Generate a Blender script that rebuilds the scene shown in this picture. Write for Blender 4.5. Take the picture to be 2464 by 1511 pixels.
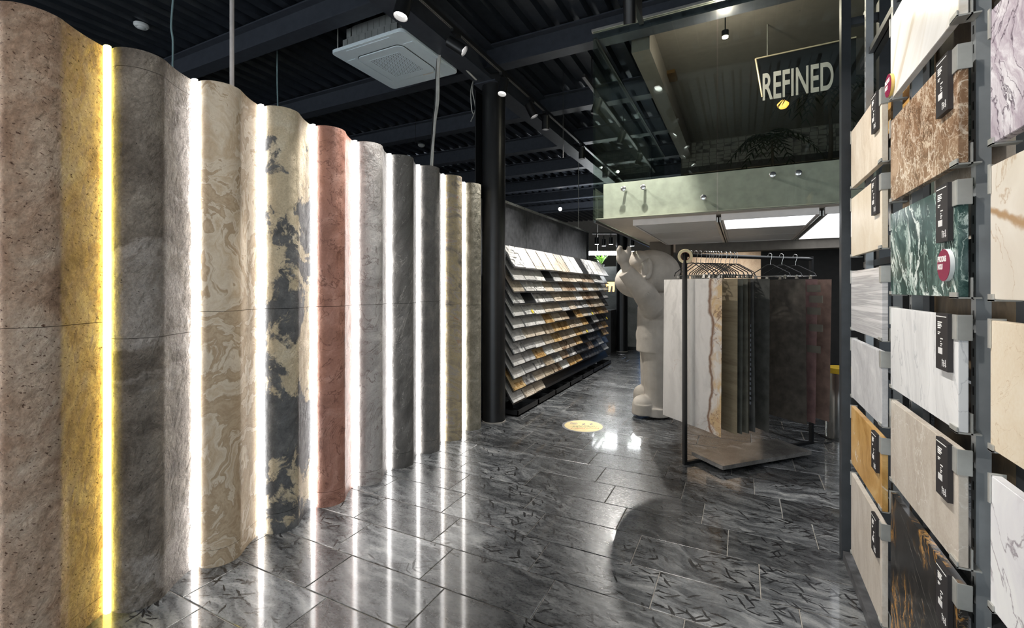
import bpy, bmesh, math, random
from mathutils import Vector, Matrix
random.seed(7)
for o in list(bpy.data.objects):
    bpy.data.objects.remove(o)
SC = bpy.context.scene
COL = SC.collection
# ------------------------------------------------------------------ camera
F, CX, CY, EYE = 1098.0, 1232.0, 694.0, 1.45
YAW = math.radians(26.73)
cam = bpy.data.cameras.new('camera'); camo = bpy.data.objects.new('camera', cam); COL.objects.link(camo)
camo.location = (0, 0, EYE); camo.rotation_euler = (math.pi/2, 0, YAW)
cam.sensor_width = 36; cam.lens = 36*F/2464; cam.shift_y = (CY-755.5)/2464; cam.clip_start = .02; cam.clip_end = 100
SC.camera = camo
# ------------------------------------------------------------------ world: dim daylight from the shop front behind the camera
W = bpy.data.worlds.new('world'); SC.world = W; W.use_nodes = True
W.node_tree.nodes['Background'].inputs[0].default_value = (.86, .94, 1.0, 1)
W.node_tree.nodes['Background'].inputs[1].default_value = 1.1
SC.view_settings.view_transform = 'Standard'; SC.view_settings.look = 'None'
SC.view_settings.gamma = 1; SC.view_settings.use_curve_mapping = False
SC.view_settings.exposure = 1.0
LED_POWER = 7.5        # radiance of the LED diffusers
SPOT = 1.0              # common factor for the track spots

SA, CA = math.sin(YAW), math.cos(YAW)
def ray(u, v):
    x = (u-CX)/F; z = (CY-v)/F
    return Vector((-SA+x*CA, CA+x*SA, z))
def on_z(u, v, z): d = ray(u, v); t = (z-EYE)/d.z; return Vector((0, 0, EYE))+d*t
def on_x(u, v, x): d = ray(u, v); t = x/d.x; return Vector((0, 0, EYE))+d*t
def on_y(u, v, y): d = ray(u, v); t = y/d.y; return Vector((0, 0, EYE))+d*t
def at_t(u, v, t): return Vector((0, 0, EYE))+ray(u, v)*t
def proj_u(p): return CX+F*(p[0]*CA+p[1]*SA)/(-p[0]*SA+p[1]*CA)

# ------------------------------------------------------------------ material helper
class T:
    def __init__(s, name, rnd=False):
        s.m = bpy.data.materials.new(name); s.m.use_nodes = True
        s.nt = s.m.node_tree; s.N = s.nt.nodes; s.L = s.nt.links
        s.b = s.N['Principled BSDF']; s.rnd = rnd
        tc = s.N.new('ShaderNodeTexCoord'); s.base = tc.outputs['Object']
        if rnd:
            oi = s.N.new('ShaderNodeObjectInfo'); s.oi = oi.outputs['Random']
            mu = s.math('MULTIPLY', s.oi, 47.3)
            cb = s.N.new('ShaderNodeCombineXYZ'); s.L.new(mu, cb.inputs[0]); s.L.new(s.math('MULTIPLY', mu, 2.7), cb.inputs[1]); s.L.new(mu, cb.inputs[2])
            va = s.N.new('ShaderNodeVectorMath'); va.operation = 'ADD'; s.L.new(s.base, va.inputs[0]); s.L.new(cb.outputs[0], va.inputs[1]); s.base = va.outputs[0]
    def put(s, sock, v):
        if hasattr(v, 'is_output'): s.L.new(v, sock)
        elif isinstance(v, (tuple, list)) and len(v) == 3 and sock.type == 'RGBA': sock.default_value = (*v, 1)
        else: sock.default_value = v
    def math(s, op, a, b=0.0, clamp=False):
        n = s.N.new('ShaderNodeMath'); n.operation = op; n.use_clamp = clamp; s.put(n.inputs[0], a); s.put(n.inputs[1], b); return n.outputs[0]
    def vec(s, scale=(1, 1, 1), rot=(0, 0, 0), loc=(0, 0, 0), src=None):
        o = src or s.base
        if any(rot) or any(loc):        # turn first, stretch afterwards, so that streaks can run at a slant
            n = s.N.new('ShaderNodeMapping'); s.L.new(o, n.inputs[0]); n.inputs['Rotation'].default_value = [math.radians(a) for a in rot]; n.inputs['Location'].default_value = loc; o = n.outputs[0]
        n = s.N.new('ShaderNodeMapping'); s.L.new(o, n.inputs[0]); n.inputs['Scale'].default_value = scale
        return n.outputs[0]
    def noise(s, scale=5, detail=6, rough=.55, dist=0, vec=None, color=False):
        n = s.N.new('ShaderNodeTexNoise'); s.L.new(vec or s.base, n.inputs['Vector'])
        n.inputs['Scale'].default_value = scale; n.inputs['Detail'].default_value = detail; n.inputs['Roughness'].default_value = rough; n.inputs['Distortion'].default_value = dist
        return n.outputs['Color' if color else 'Fac']
    def voro(s, scale=5, feature='F1', vec=None, out='Distance', rnd=1):
        n = s.N.new('ShaderNodeTexVoronoi'); n.feature = feature; s.L.new(vec or s.base, n.inputs['Vector']); n.inputs['Scale'].default_value = scale; n.inputs['Randomness'].default_value = rnd
        return n.outputs[out]
    def wave(s, scale=3, dist=4, detail=3, dscale=1, vec=None, direction='X'):
        n = s.N.new('ShaderNodeTexWave'); s.L.new(vec or s.base, n.inputs['Vector']); n.bands_direction = direction
        n.inputs['Scale'].default_value = scale; n.inputs['Distortion'].default_value = dist; n.inputs['Detail'].default_value = detail; n.inputs['Detail Scale'].default_value = dscale
        return n.outputs['Fac']
    def warp(s, amount=.2, scale=2, detail=4, vec=None):
        c = s.noise(scale, detail, color=True, vec=vec)
        v = s.N.new('ShaderNodeVectorMath'); v.operation = 'SUBTRACT'; s.L.new(c, v.inputs[0]); v.inputs[1].default_value = (.5, .5, .5)
        w = s.N.new('ShaderNodeVectorMath'); w.operation = 'SCALE'; s.L.new(v.outputs[0], w.inputs[0]); w.inputs['Scale'].default_value = amount
        a = s.N.new('ShaderNodeVectorMath'); a.operation = 'ADD'; s.L.new(vec or s.base, a.inputs[0]); s.L.new(w.outputs[0], a.inputs[1]); return a.outputs[0]
    def ramp(s, fac, stops, interp='LINEAR'):
        n = s.N.new('ShaderNodeValToRGB'); s.L.new(fac, n.inputs[0]); e = n.color_ramp.elements; n.color_ramp.interpolation = interp
        while len(e) < len(stops): e.new(.5)
        for i, (p, c) in enumerate(stops):
            e[i].position = p; e[i].color = (c, c, c, 1) if not isinstance(c, (tuple, list)) else (*c, 1)
        return n.outputs['Color']
    def mix(s, fac, a, b, blend='MIX'):
        n = s.N.new('ShaderNodeMix'); n.data_type = 'RGBA'; n.blend_type = blend
        s.put(n.inputs[0], fac); s.put(n.inputs[6], a); s.put(n.inputs[7], b); return n.outputs[2]
    def vein(s, scale, width, dist=1.0, detail=5, vec=None, rough=.55):
        f = s.noise(scale, detail, rough, dist, vec)
        a = s.math('ABSOLUTE', s.math('SUBTRACT', f, .5))
        return s.ramp(a, [(0, 1.0), (width, 0.0)])
    def bump(s, h, strength=.3, distance=.01):
        n = s.N.new('ShaderNodeBump'); n.inputs['Strength'].default_value = strength; n.inputs['Distance'].default_value = distance
        s.L.new(h, n.inputs['Height']); s.L.new(n.outputs[0], s.b.inputs['Normal']); return n.outputs[0]
    def done(s, col=None, rough=.5, metal=0, spec=.5, coat=0, coatr=.05, emit=None, estr=0):
        if col is not None: s.put(s.b.inputs['Base Color'], col)
        s.put(s.b.inputs['Roughness'], rough); s.put(s.b.inputs['Metallic'], metal); s.b.inputs['Specular IOR Level'].default_value = spec
        s.b.inputs['Coat Weight'].default_value = coat; s.b.inputs['Coat Roughness'].default_value = coatr
        if emit is not None: s.put(s.b.inputs['Emission Color'], emit); s.b.inputs['Emission Strength'].default_value = estr
        return s.m
MC = {}
def plain(name, col, rough=.5, metal=0, spec=.5, grain=.12, bump=0, bscale=60):
    if name in MC: return MC[name]
    t = T(name); n = t.noise(14, 4)
    c = t.mix(t.ramp(n, [(.3, 0.0), (.7, 1.0)]), tuple(x*(1-grain) for x in col), tuple(min(1, x*(1+grain)) for x in col))
    if bump: t.bump(t.noise(bscale, 5), bump, .004)
    MC[name] = t.done(c, rough, metal, spec); return MC[name]
def emis(name, col, strength, base=(.8, .8, .8)):
    if name not in MC: MC[name] = T(name).done(base, .5, emit=col, estr=strength)
    return MC[name]

black_steel = plain('black painted steel', (.012, .0125, .0135), .34, 0, .5, .2)
dark_steel = plain('dark grey steel', (.045, .05, .055), .42, .3, .5, .15)
rail_steel = plain('slotted grey steel', (.36, .38, .39), .4, .4)
chrome = plain('brushed chrome', (.62, .62, .60), .25, 1, .5, .08)
satin = plain('satin stainless steel', (.50, .50, .47), .38, .55, .5, .15)
white_plastic = plain('white plastic', (.72, .74, .74), .4, 0, .5, .03)
pale_metal = plain('galvanised sheet', (.42, .44, .43), .45, .6, .5, .12)
black_rubber = plain('black plastic', (.012, .012, .013), .45)
white_print = plain('white print', (.78, .76, .74), .6)
grey_print = plain('grey print', (.28, .27, .27), .6)
cable_grey = plain('pale grey cable', (.55, .54, .50), .5)
cable_black = plain('black cable', (.02, .02, .02), .5)
tag_black = plain('matt black card', (.018, .015, .016), .55)
grout = plain('pale grout', (.36, .34, .31), .85, 0, .2, .2)
deck_paint = plain('black blue ceiling paint', (.042, .050, .064), .33, .6, .5, .15)
beam_paint = plain('slate beam paint', (.055, .062, .078), .42, .2, .5, .15)
wall_dark = plain('charcoal wall paint', (.022, .021, .020), .7, 0, .3, .15)
plaster_grey = plain('warm grey plaster', (.20, .185, .165), .8, 0, .3, .06)
slab_concrete = plain('slab edge concrete', (.46, .435, .385), .8, 0, .3, .12, .2)
soffit_beige = plain('beige soffit paint', (.66, .60, .52), .8, 0, .3, .05)

# ------------------------------------------------------------------ mesh builder
class MB:
    def __init__(s): s.v = []; s.f = []
    def quadbox(s, P):
        b = len(s.v); s.v += [tuple(p) for p in P]
        for q in ((0, 3, 2, 1), (4, 5, 6, 7), (0, 1, 5, 4), (1, 2, 6, 5), (2, 3, 7, 6), (3, 0, 4, 7)): s.f.append(tuple(b+i for i in q))
        return s
    def box(s, x0, x1, y0, y1, z0, z1):
        return s.quadbox([(x0, y0, z0), (x1, y0, z0), (x1, y1, z0), (x0, y1, z0), (x0, y0, z1), (x1, y0, z1), (x1, y1, z1), (x0, y1, z1)])
    def obox(s, c, ax, ay, az, hx, hy, hz):
        c = Vector(c); ax = Vector(ax)*hx; ay = Vector(ay)*hy; az = Vector(az)*hz
        return s.quadbox([c-ax-ay-az, c+ax-ay-az, c+ax+ay-az, c-ax+ay-az, c-ax-ay+az, c+ax-ay+az, c+ax+ay+az, c-ax+ay+az])
    def prism(s, pts, z0, z1, axes=None):
        b = len(s.v); n = len(pts)
        fn = axes or (lambda a, c, z: (a, c, z))
        s.v += [tuple(fn(p[0], p[1], z0)) for p in pts]+[tuple(fn(p[0], p[1], z1)) for p in pts]
        s.f.append(tuple(b+i for i in reversed(range(n)))); s.f.append(tuple(b+n+i for i in range(n)))
        for i in range(n): j = (i+1) % n; s.f.append((b+i, b+j, b+n+j, b+n+i))
        return s
    def cyl(s, p0, p1, r0, r1=None, seg=16, caps=True):
        r1 = r0 if r1 is None else r1; p0 = Vector(p0); p1 = Vector(p1); d = (p1-p0).normalized()
        a = d.orthogonal().normalized(); c = d.cross(a); b = len(s.v)
        for p, r in ((p0, r0), (p1, r1)):
            for i in range(seg):
                t = 2*math.pi*i/seg; s.v.append(tuple(p+a*(r*math.cos(t))+c*(r*math.sin(t))))
        for i in range(seg): j = (i+1) % seg; s.f.append((b+i, b+j, b+seg+j, b+seg+i))
        if caps: s.f.append(tuple(b+i for i in reversed(range(seg)))); s.f.append(tuple(b+seg+i for i in range(seg)))
        return s
    def tube(s, path, r, seg=8, closed=False):
        path = [Vector(p) for p in path]; n = len(path); b = len(s.v); prev = None
        for k, p in enumerate(path):
            if closed: d = (path[(k+1) % n]-path[k-1]).normalized()
            else: d = (path[min(k+1, n-1)]-path[max(k-1, 0)]).normalized()
            a = d.orthogonal().normalized() if prev is None else (prev-d*prev.dot(d)).normalized()
            prev = a; c = d.cross(a); rr = r[k] if isinstance(r, (list, tuple)) else r
            for i in range(seg): t = 2*math.pi*i/seg; s.v.append(tuple(p+a*(rr*math.cos(t))+c*(rr*math.sin(t))))
        for k in range(n if closed else n-1):
            k2 = (k+1) % n
            for i in range(seg): j = (i+1) % seg; s.f.append((b+k*seg+i, b+k*seg+j, b+k2*seg+j, b+k2*seg+i))
        if not closed: s.f.append(tuple(b+i for i in reversed(range(seg)))); s.f.append(tuple(b+(n-1)*seg+i for i in range(seg)))
        return s
    def lathe(s, c, prof, seg=24, axis=(0, 0, 1)):
        c = Vector(c); d = Vector(axis).normalized(); a = d.orthogonal().normalized(); e = d.cross(a); b = len(s.v); n = len(prof)
        for r, h in prof:
            for i in range(seg): t = 2*math.pi*i/seg; s.v.append(tuple(c+d*h+a*(r*math.cos(t))+e*(r*math.sin(t))))
        for k in range(n-1):
            for i in range(seg): j = (i+1) % seg; s.f.append((b+k*seg+i, b+k*seg+j, b+(k+1)*seg+j, b+(k+1)*seg+i))
        s.f.append(tuple(b+i for i in reversed(range(seg)))); s.f.append(tuple(b+(n-1)*seg+i for i in range(seg)))
        return s
    def ell(s, c, r, nu=20, nv=12, rot=None):
        c = Vector(c); b = len(s.v); R = rot or Matrix.Identity(3)
        for k in range(1, nv):
            ph = math.pi*k/nv
            for i in range(nu):
                t = 2*math.pi*i/nu; s.v.append(tuple(c+R @ Vector((r[0]*math.sin(ph)*math.cos(t), r[1]*math.sin(ph)*math.sin(t), r[2]*math.cos(ph)))))
        s.v.append(tuple(c+R @ Vector((0, 0, r[2])))); s.v.append(tuple(c+R @ Vector((0, 0, -r[2])))); tp = len(s.v)-2
        for k in range(nv-2):
            for i in range(nu): j = (i+1) % nu; s.f.append((b+k*nu+i, b+(k+1)*nu+i, b+(k+1)*nu+j, b+k*nu+j))
        for i in range(nu):
            j = (i+1) % nu; s.f.append((tp, b+i, b+j)); s.f.append((tp+1, b+(nv-2)*nu+j, b+(nv-2)*nu+i))
        return s
    def mesh(s, name, mat, off=(0, 0, 0), smooth=False, bevel=0):
        me = bpy.data.meshes.new(name); o = Vector(off)
        me.from_pydata([tuple(Vector(p)-o) for p in s.v], [], s.f)
        if bevel:
            bm = bmesh.new(); bm.from_mesh(me)
            bmesh.ops.bevel(bm, geom=bm.edges[:], offset=bevel, segments=2, affect='EDGES', clamp_overlap=True); bm.to_mesh(me); bm.free()
        if smooth:
            me.polygons.foreach_set('use_smooth', [True]*len(me.polygons)); me.set_sharp_from_angle(angle=math.radians(38))
        me.materials.append(mat); me.update(); return me
    def build(s, name, mat, parent=None, smooth=False, bevel=0, origin=None):
        off = Vector(origin) if origin is not None else (wloc(parent) if parent else Vector((0, 0, 0)))
        o = bpy.data.objects.new(name, s.mesh(name, mat, off, smooth, bevel)); COL.objects.link(o)
        if parent: o.parent = parent; o.location = off-wloc(parent)
        else: o.location = off
        return o
def wloc(o):
    p = Vector(o.location)
    while o.parent: o = o.parent; p += Vector(o.location)
    return p
def tag(o, label, cat=None, group=None, kind=None):
    o['label'] = label
    if cat: o['category'] = cat
    if group: o['group'] = group
    if kind: o['kind'] = kind
    return o
def struct(o, label=None):
    o['kind'] = 'structure'
    if label: o['label'] = label
    return o
def thing(name, loc, label, cat, group=None):
    o = bpy.data.objects.new(name, None); COL.objects.link(o); o.location = loc; o.empty_display_size = .1
    return tag(o, label, cat, group)
def text_mesh(name, body, size, mat, M, parent=None, xs=1.0, bold=0.0, align='CENTER', depth=.0005):
    cu = bpy.data.curves.new(name, 'FONT'); cu.body = body; cu.size = size; cu.align_x = align; cu.align_y = 'CENTER'; cu.offset = bold; cu.extrude = depth
    to = bpy.data.objects.new(name, cu); COL.objects.link(to)
    dg = bpy.context.evaluated_depsgraph_get(); me = bpy.data.meshes.new_from_object(to.evaluated_get(dg)); bpy.data.objects.remove(to)
    me.name = name; me.transform(Matrix.Diagonal((xs, 1, 1, 1))); me.transform(M)
    if parent: me.transform(Matrix.Translation(-wloc(parent)))
    me.materials.clear(); me.materials.append(mat)
    o = bpy.data.objects.new(name, me); COL.objects.link(o)
    if parent: o.parent = parent
    return o
def frame_matrix(o, ex, ey):
    ex = Vector(ex).normalized(); ey = Vector(ey).normalized(); ez = ex.cross(ey)
    return Matrix(((ex.x, ey.x, ez.x, o[0]), (ex.y, ey.y, ez.y, o[1]), (ex.z, ey.z, ez.z, o[2]), (0, 0, 0, 1)))
ORD = ['first', 'second', 'third', 'fourth', 'fifth', 'sixth', 'seventh', 'eighth', 'ninth', 'tenth', 'eleventh', 'twelfth']

# ================================================================== STRUCTURE
# floor: grout bed with stone tiles 60 x 30 cm laid in quarter bond
floor = struct(MB().box(-9, 6, -2.5, 17, -.06, -.0035).build('floor', grout), 'dark polished stone floor in long tiles')
def floor_stone():
    t = T('black grey polished slate', rnd=True)
    w = t.warp(.5, 1.3, 3)
    lay = t.noise(6, 9, .62, .6, t.vec((.7, 3.2, 1), (0, 0, 12), src=w))
    fine = t.noise(55, 5, .6, 0, t.vec((1, 1.7, 1)))
    c = t.ramp(lay, [(.30, (.03, .033, .037)), (.44, (.10, .107, .115)), (.56, (.21, .22, .228)), (.74, (.40, .405, .405))])
    c = t.mix(.55, c, t.ramp(fine, [(.3, .03), (.7, .22)]), 'SOFT_LIGHT')
    tone = t.ramp(t.oi, [(0, .45), (.5, .85), (.85, 1.1), (1, 1.45)]); c = t.mix(1.0, c, tone, 'MULTIPLY')
    fl = None
    for a, sc in ((18, 8), (-35, 7), (62, 7), (-8, 10)):
        v = t.voro(sc, 'F1', t.vec((.7, 4.6, 1), (0, 0, a), (a, a*.3, 0), src=t.warp(.05, 9, 2)))
        r = t.ramp(v, [(.20, 1.0), (.22, 0.0)])
        fl = r if fl is None else t.mix(1.0, fl, r, 'LIGHTEN')
    keep = t.ramp(t.noise(3.1, 2), [(.42, 0.0), (.48, 1.0)])
    fl = t.mix(1.0, fl, keep, 'MULTIPLY')
    c = t.mix(fl, c, (.010, .010, .011))
    t.bump(t.math('ADD', t.noise(38, 6, .6, .3, t.vec((1, 2.2, 1))), t.math('MULTIPLY', t.noise(7, 2), 1.4)), .10, .006)
    return t.done(c, t.ramp(fine, [(.3, .22), (.7, .36)]), spec=.5, coat=.55, coatr=.07)
tile_mat = floor_stone()
TL, TWD = .606, .303
def tile_mesh():
    m = MB(); g = .0022; b = .0025
    x0, x1, y0, y1 = g, TL-g, g, TWD-g
    m.v = [(x0, y0, -.02), (x1, y0, -.02), (x1, y1, -.02), (x0, y1, -.02), (x0, y0, -b*.6), (x1, y0, -b*.6), (x1, y1, -b*.6), (x0, y1, -b*.6),
           (x0+b, y0+b, 0), (x1-b, y0+b, 0), (x1-b, y1-b, 0), (x0+b, y1-b, 0)]
    m.f = [(0, 1, 5, 4), (1, 2, 6, 5), (2, 3, 7, 6), (3, 0, 4, 7), (4, 5, 9, 8), (5, 6, 10, 9), (6, 7, 11, 10), (7, 4, 8, 11), (8, 9, 10, 11)]
    return m.mesh('floor_tile', tile_mat)
tm = tile_mesh()
rest = MB(); ntile = 0
cand = []
for n in range(-9, 48):
    y = 2.43+n*TWD; xj = .08-.1515*n
    k0 = math.floor((-4.2-xj)/TL)
    for k in range(k0, k0+14):
        x = xj+k*TL
        cx, cy = x+.3, y+.15
        dep = -cx*SA+cy*CA
        vis = dep > .3 and -100 < proj_u((cx, cy)) < 2560 and -2.75 < cx < 1.5 and dep > .3 and 1592/dep+694 < 1660
        cand.append((0 if vis else 1, dep if vis else cy, x, y))
cand.sort()
for i, (a, d, x, y) in enumerate(cand):
    if a == 0 and ntile < 290:
        o = bpy.data.objects.new('floor_tile', tm); COL.objects.link(o); o.parent = floor; o.location = (x, y, 0); ntile += 1
    else:
        rest.v += [(x+.0022, y+.0022, 0), (x+TL-.0022, y+.0022, 0), (x+TL-.0022, y+TWD-.0022, 0), (x+.0022, y+TWD-.0022, 0)]
        b = len(rest.v); rest.f.append((b-4, b-3, b-2, b-1))
rt = rest.build('floor_tile_field', tile_mat, floor); rt['kind'] = 'stuff'

# ceiling: trapezoidal steel deck, ribs along Y
ZD = 4.05
def deck():
    m = MB(); p = []; x = -9.0
    while x < 6.0: p += [(x, ZD), (x+.09, ZD), (x+.115, ZD+.055), (x+.175, ZD+.055)]; x += .20
    n = len(p)
    m.v = [(a, -2.5, z) for a, z in p]+[(a, 17, z) for a, z in p]
    m.f = [(i, i+1, n+i+1, n+i) for i in range(n-1)]
    return m
ce = struct(deck().build('ceiling', deck_paint), 'black corrugated steel ceiling deck')
struct(MB().box(-9, 6, -2.5, 17, ZD+.06, ZD+.2).build('ceiling_cover', deck_paint))
struct(MB().box(-9.2, -9, -2.5, 17, 0, ZD+.1).build('wall_left', wall_dark), 'dark wall far behind the stone columns')
struct(MB().box(-9, 6, -2.7, -2.5, 2.75, ZD+.1).build('wall_front', wall_dark), 'dark wall above the shop window')  # unseen wall, added to keep the bright background out of the glass
struct(MB().box(-9, 6, 17, 17.2, 0, ZD+.1).build('wall_back', plaster_grey), 'far back wall')
struct(MB().box(6, 6.2, -2.5, 17, 0, ZD+.1).build('wall_right', wall_dark), 'dark right hand wall')

# steel beams across (X) and girder (Y)
def ibeam_x(y, z0, x0, x1, h=.24, w=.15):
    m = MB(); m.box(x0, x1, y-w/2, y+w/2, z0, z0+.014); m.box(x0, x1, y-w/2, y+w/2, z0+h-.014, z0+h); m.box(x0, x1, y-.006, y+.006, z0+.014, z0+h-.014); return m
names = ['in front of the ceiling cassette', 'beside the black pillar top behind the cassette', 'second beyond the cassette, above the row of columns', 'third beyond the cassette', 'fourth beyond the cassette, over the sample rack', 'fifth beyond the cassette, over the sample rack', 'farthest over the back of the showroom', 'at the far back of the showroom']
for i, yb in enumerate([2.90, 4.29, 5.74, 7.15, 8.57, 9.99, 11.4, 13.2]):
    tag(ibeam_x(yb, 3.80, -8.98, -.97 if 4.4 < yb < 8.7 else 5.9).build('steel_beam', beam_paint), 'grey black steel cross beam '+names[i], 'beam')
m = MB(); gx = -2.47
m.box(gx-.10, gx+.10, -2, 16.5, 3.67, 3.69); m.box(gx-.10, gx+.10, -2, 16.5, 4.02, 4.04); m.box(gx-.008, gx+.008, -2, 16.5, 3.69, 4.02)
tag(m.build('steel_girder', beam_paint), 'long black steel girder running over the pillars beside the spotlight track', 'beam')

# ================================================================== STONE COLUMNS with LED strips
def rough_stone(name, stops, scale=5, dist=1.0, stretch=(1, 1, 1), rot=(0, 0, 0), speck=None, patch=None, bump=.5, bscale=42, bstretch=(1, 1, .7), vein=None, rough=.75, warpamt=.25, layers=.35, bdist=.006):
    t = T(name); v = t.vec(stretch, rot); w = t.warp(warpamt, 2.2, 4, v)
    c = t.ramp(t.noise(scale, 9, .62, dist, w), stops)
    if patch:
        psc, lo, hi, pst = patch; pm = t.ramp(t.noise(psc, 9, .66, .5, t.vec(stretch, rot, (3.1, 1.7, 5.2), src=t.warp(.12, 6, 5))), [(lo, 0.0), (hi, 1.0)])
        c = t.mix(pm, c, t.ramp(t.noise(scale*2.2, 8, .65, .4, w), pst))
    fine = t.noise(95, 6, .7, 0, v)
    c = t.mix(layers, c, t.ramp(fine, [(.32, .12), (.68, .88)]), 'OVERLAY')
    if speck:
        ssc, thr, scol = speck; sp = t.ramp(t.noise(ssc, 3, .6, 0, t.vec((1, 1, 1.9), (25, 0, 0))), [(thr, 0.0), (thr+.05, 1.0)]); c = t.mix(sp, c, scol)
    if vein:
        vs, vw, vc, vd = vein; c = t.mix(t.vein(vs, vw, vd, 7, w), c, vc)
    bv = t.vec(bstretch, (20, 0, 0))
    h = t.math('ADD', t.noise(bscale, 8, .68, .6, bv), t.math('MULTIPLY', t.noise(bscale*.28, 5, .6, .8, bv), 1.6))
    cl = t.math('MULTIPLY', t.voro(bscale*.6, 'F1', t.warp(.05, 12, 3, bv)), .8)
    t.bump(t.math('SUBTRACT', h, cl), min(1, bump*1.25), bdist*2.2)
    return t.done(c, rough, spec=.35)
col_mats = [
    rough_stone('pinkish brown granite veneer', [(.3, (.24, .150, .100)), (.45, (.42, .285, .20)), (.58, (.54, .41, .31)), (.75, (.64, .54, .44))], 4.5, .6, (1, 1, .8), (35, 0, 0), (60, .62, (.11, .06, .04)), bump=.75, bscale=40, bdist=.010),
    rough_stone('pinkish brown granite veneer', [(.3, (.24, .150, .100)), (.45, (.42, .285, .20)), (.58, (.54, .41, .31)), (.75, (.64, .54, .44))], 4.5, .6, (1, 1, .8), (35, 0, 0), (60, .62, (.11, .06, .04)), bump=.75, bscale=40, bdist=.010),
    rough_stone('grey brown mica veneer', [(.3, (.11, .092, .076)), (.5, (.22, .19, .16)), (.7, (.34, .30, .255))], 5, .5, (1, 1, 1), (20, 0, 0), (70, .66, (.05, .045, .04)), (1.6, .50, .56, [(.3, (.30, .27, .24)), (.7, (.47, .43, .40))]), .8, 46, bdist=.010),
    rough_stone('beige swirled sandstone veneer', [(.34, (.36, .26, .165)), (.43, (.47, .37, .255)), (.49, (.36, .265, .17)), (.52, (.60, .52, .41)), (.62, (.45, .345, .23)), (.66, (.64, .56, .45)), (.75, (.52, .42, .30))], 2.6, 2.2, (1, 1, .8), (10, 0, 0), bump=.25, bscale=22, layers=.10, warpamt=.5, bdist=.005),
    rough_stone('black and gold slate veneer', [(.3, (.38, .32, .22)), (.5, (.48, .41, .29)), (.7, (.56, .51, .40))], 5, 1, patch=(2.3, .50, .53, [(.3, (.06, .063, .066)), (.6, (.12, .123, .126)), (.8, (.22, .22, .21))]), bump=.55, bscale=30, layers=.25, bdist=.007),
    rough_stone('copper red slate veneer', [(.3, (.25, .115, .080)), (.5, (.36, .18, .135)), (.62, (.45, .25, .195)), (.75, (.34, .20, .16))], 4, 1.4, vein=(2.4, .012, (.16, .07, .05), 2.4), bump=.45, bscale=20, layers=.18, rough=.5, bdist=.006),
    rough_stone('pale grey slate veneer', [(.3, (.25, .235, .225)), (.48, (.36, .345, .335)), (.6, (.45, .435, .42)), (.75, (.36, .31, .30))], 3, 1.2, vein=(2.2, .010, (.20, .17, .16), 2), bump=.45, bscale=22, layers=.18, bdist=.006),
    rough_stone('charcoal streaked slate veneer', [(.3, (.075, .073, .070)), (.5, (.12, .117, .112)), (.7, (.18, .175, .17))], 5, .8, (2, 2, .5), (30, 0, 0), vein=(4, .006, (.34, .33, .31), 1), bump=.5, bscale=26, layers=.2),
    rough_stone('dark brown grey slate veneer', [(.3, (.10, .096, .092)), (.5, (.155, .15, .143)), (.66, (.21, .195, .18)), (.8, (.26, .19, .13))], 6, .8, bump=.6, bscale=34, layers=.25),
    rough_stone('multicolour gold rust slate veneer', [(.28, (.13, .12, .11)), (.42, (.30, .26, .20)), (.52, (.44, .36, .22)), (.60, (.36, .33, .30)), (.68, (.42, .24, .11)), (.8, (.38, .36, .33))], 4, 1.4, (.8, .8, 2.2), (25, 0, 0), bump=.55, bscale=26, layers=.22, warpamt=.4),
    rough_stone('olive grey granite veneer', [(.3, (.14, .13, .10)), (.5, (.23, .215, .17)), (.7, (.34, .32, .265))], 7, .6, speck=(80, .64, (.09, .085, .065)), bump=.5, bscale=40, layers=.3),
]
col_lab = ['pinkish brown granite fluted column cut by a second strip', 'pinkish brown speckled stone column beside the yellow glowing light strip', 'rough grey brown stone column with a pale patch between yellow and white light strips', 'smooth beige swirled sandstone column in the fluted wall', 'slate grey column blotched with sandy gold patches', 'copper red stone column in the fluted wall', 'pale grey slate column beside the copper red one', 'plain charcoal streaked column between the pale grey and brown grey ones', 'dark brown grey column with cables rising from its top', 'gold, rust and grey multicolour slate column', 'olive grey granite column touching the black pillar']
XW, LP, Y0C, HC = -2.54, .3656, 1.009, 2.53
C0, RC, PE = (.122, .012), .110, (.352, 0.0)
dP = (PE[0]-C0[0], PE[1]-C0[1]); a1 = math.atan2(dP[1], dP[0])+math.acos(RC/math.hypot(*dP)); a0 = math.acos((.0145-C0[0])/RC)
prof = [(.0145, -.03)]+[(C0[0]+RC*math.cos(a0+(a1-a0)*i/26), C0[1]+RC*math.sin(a0+(a1-a0)*i/26)) for i in range(27)]
T1 = prof[-1]; prof += [(T1[0]+(PE[0]-T1[0])*i/8, T1[1]+(PE[1]-T1[1])*i/8-.010*math.sin(math.pi*i/8)) for i in range(1, 9)]+[(.352, -.03)]
seams = [[.085, 1.30], [.085, 1.30], [1.225, 2.445], [.09, 1.33], [.12, 1.33], [.10, 1.33], [.10, 1.33], [.12, 1.33], [.11, 1.335], [1.30], [1.28, 2.42]]
for k in range(11):
    yk = Y0C+LP*(k-2)
    root = thing('stone_column', (XW, yk+LP/2, 0), col_lab[k], 'column', 'fluted stone veneer columns')
    zs = [0]+seams[k]+[HC]
    for z0, z1 in zip(zs[:-1], zs[1:]):
        mb = MB().prism([(XW+b, yk+s) for s, b in reversed(prof)], z0+(.0012 if z0 else 0), z1-.0012)
        mb.build('veneer_sheet', col_mats[k], root, smooth=True)
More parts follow.
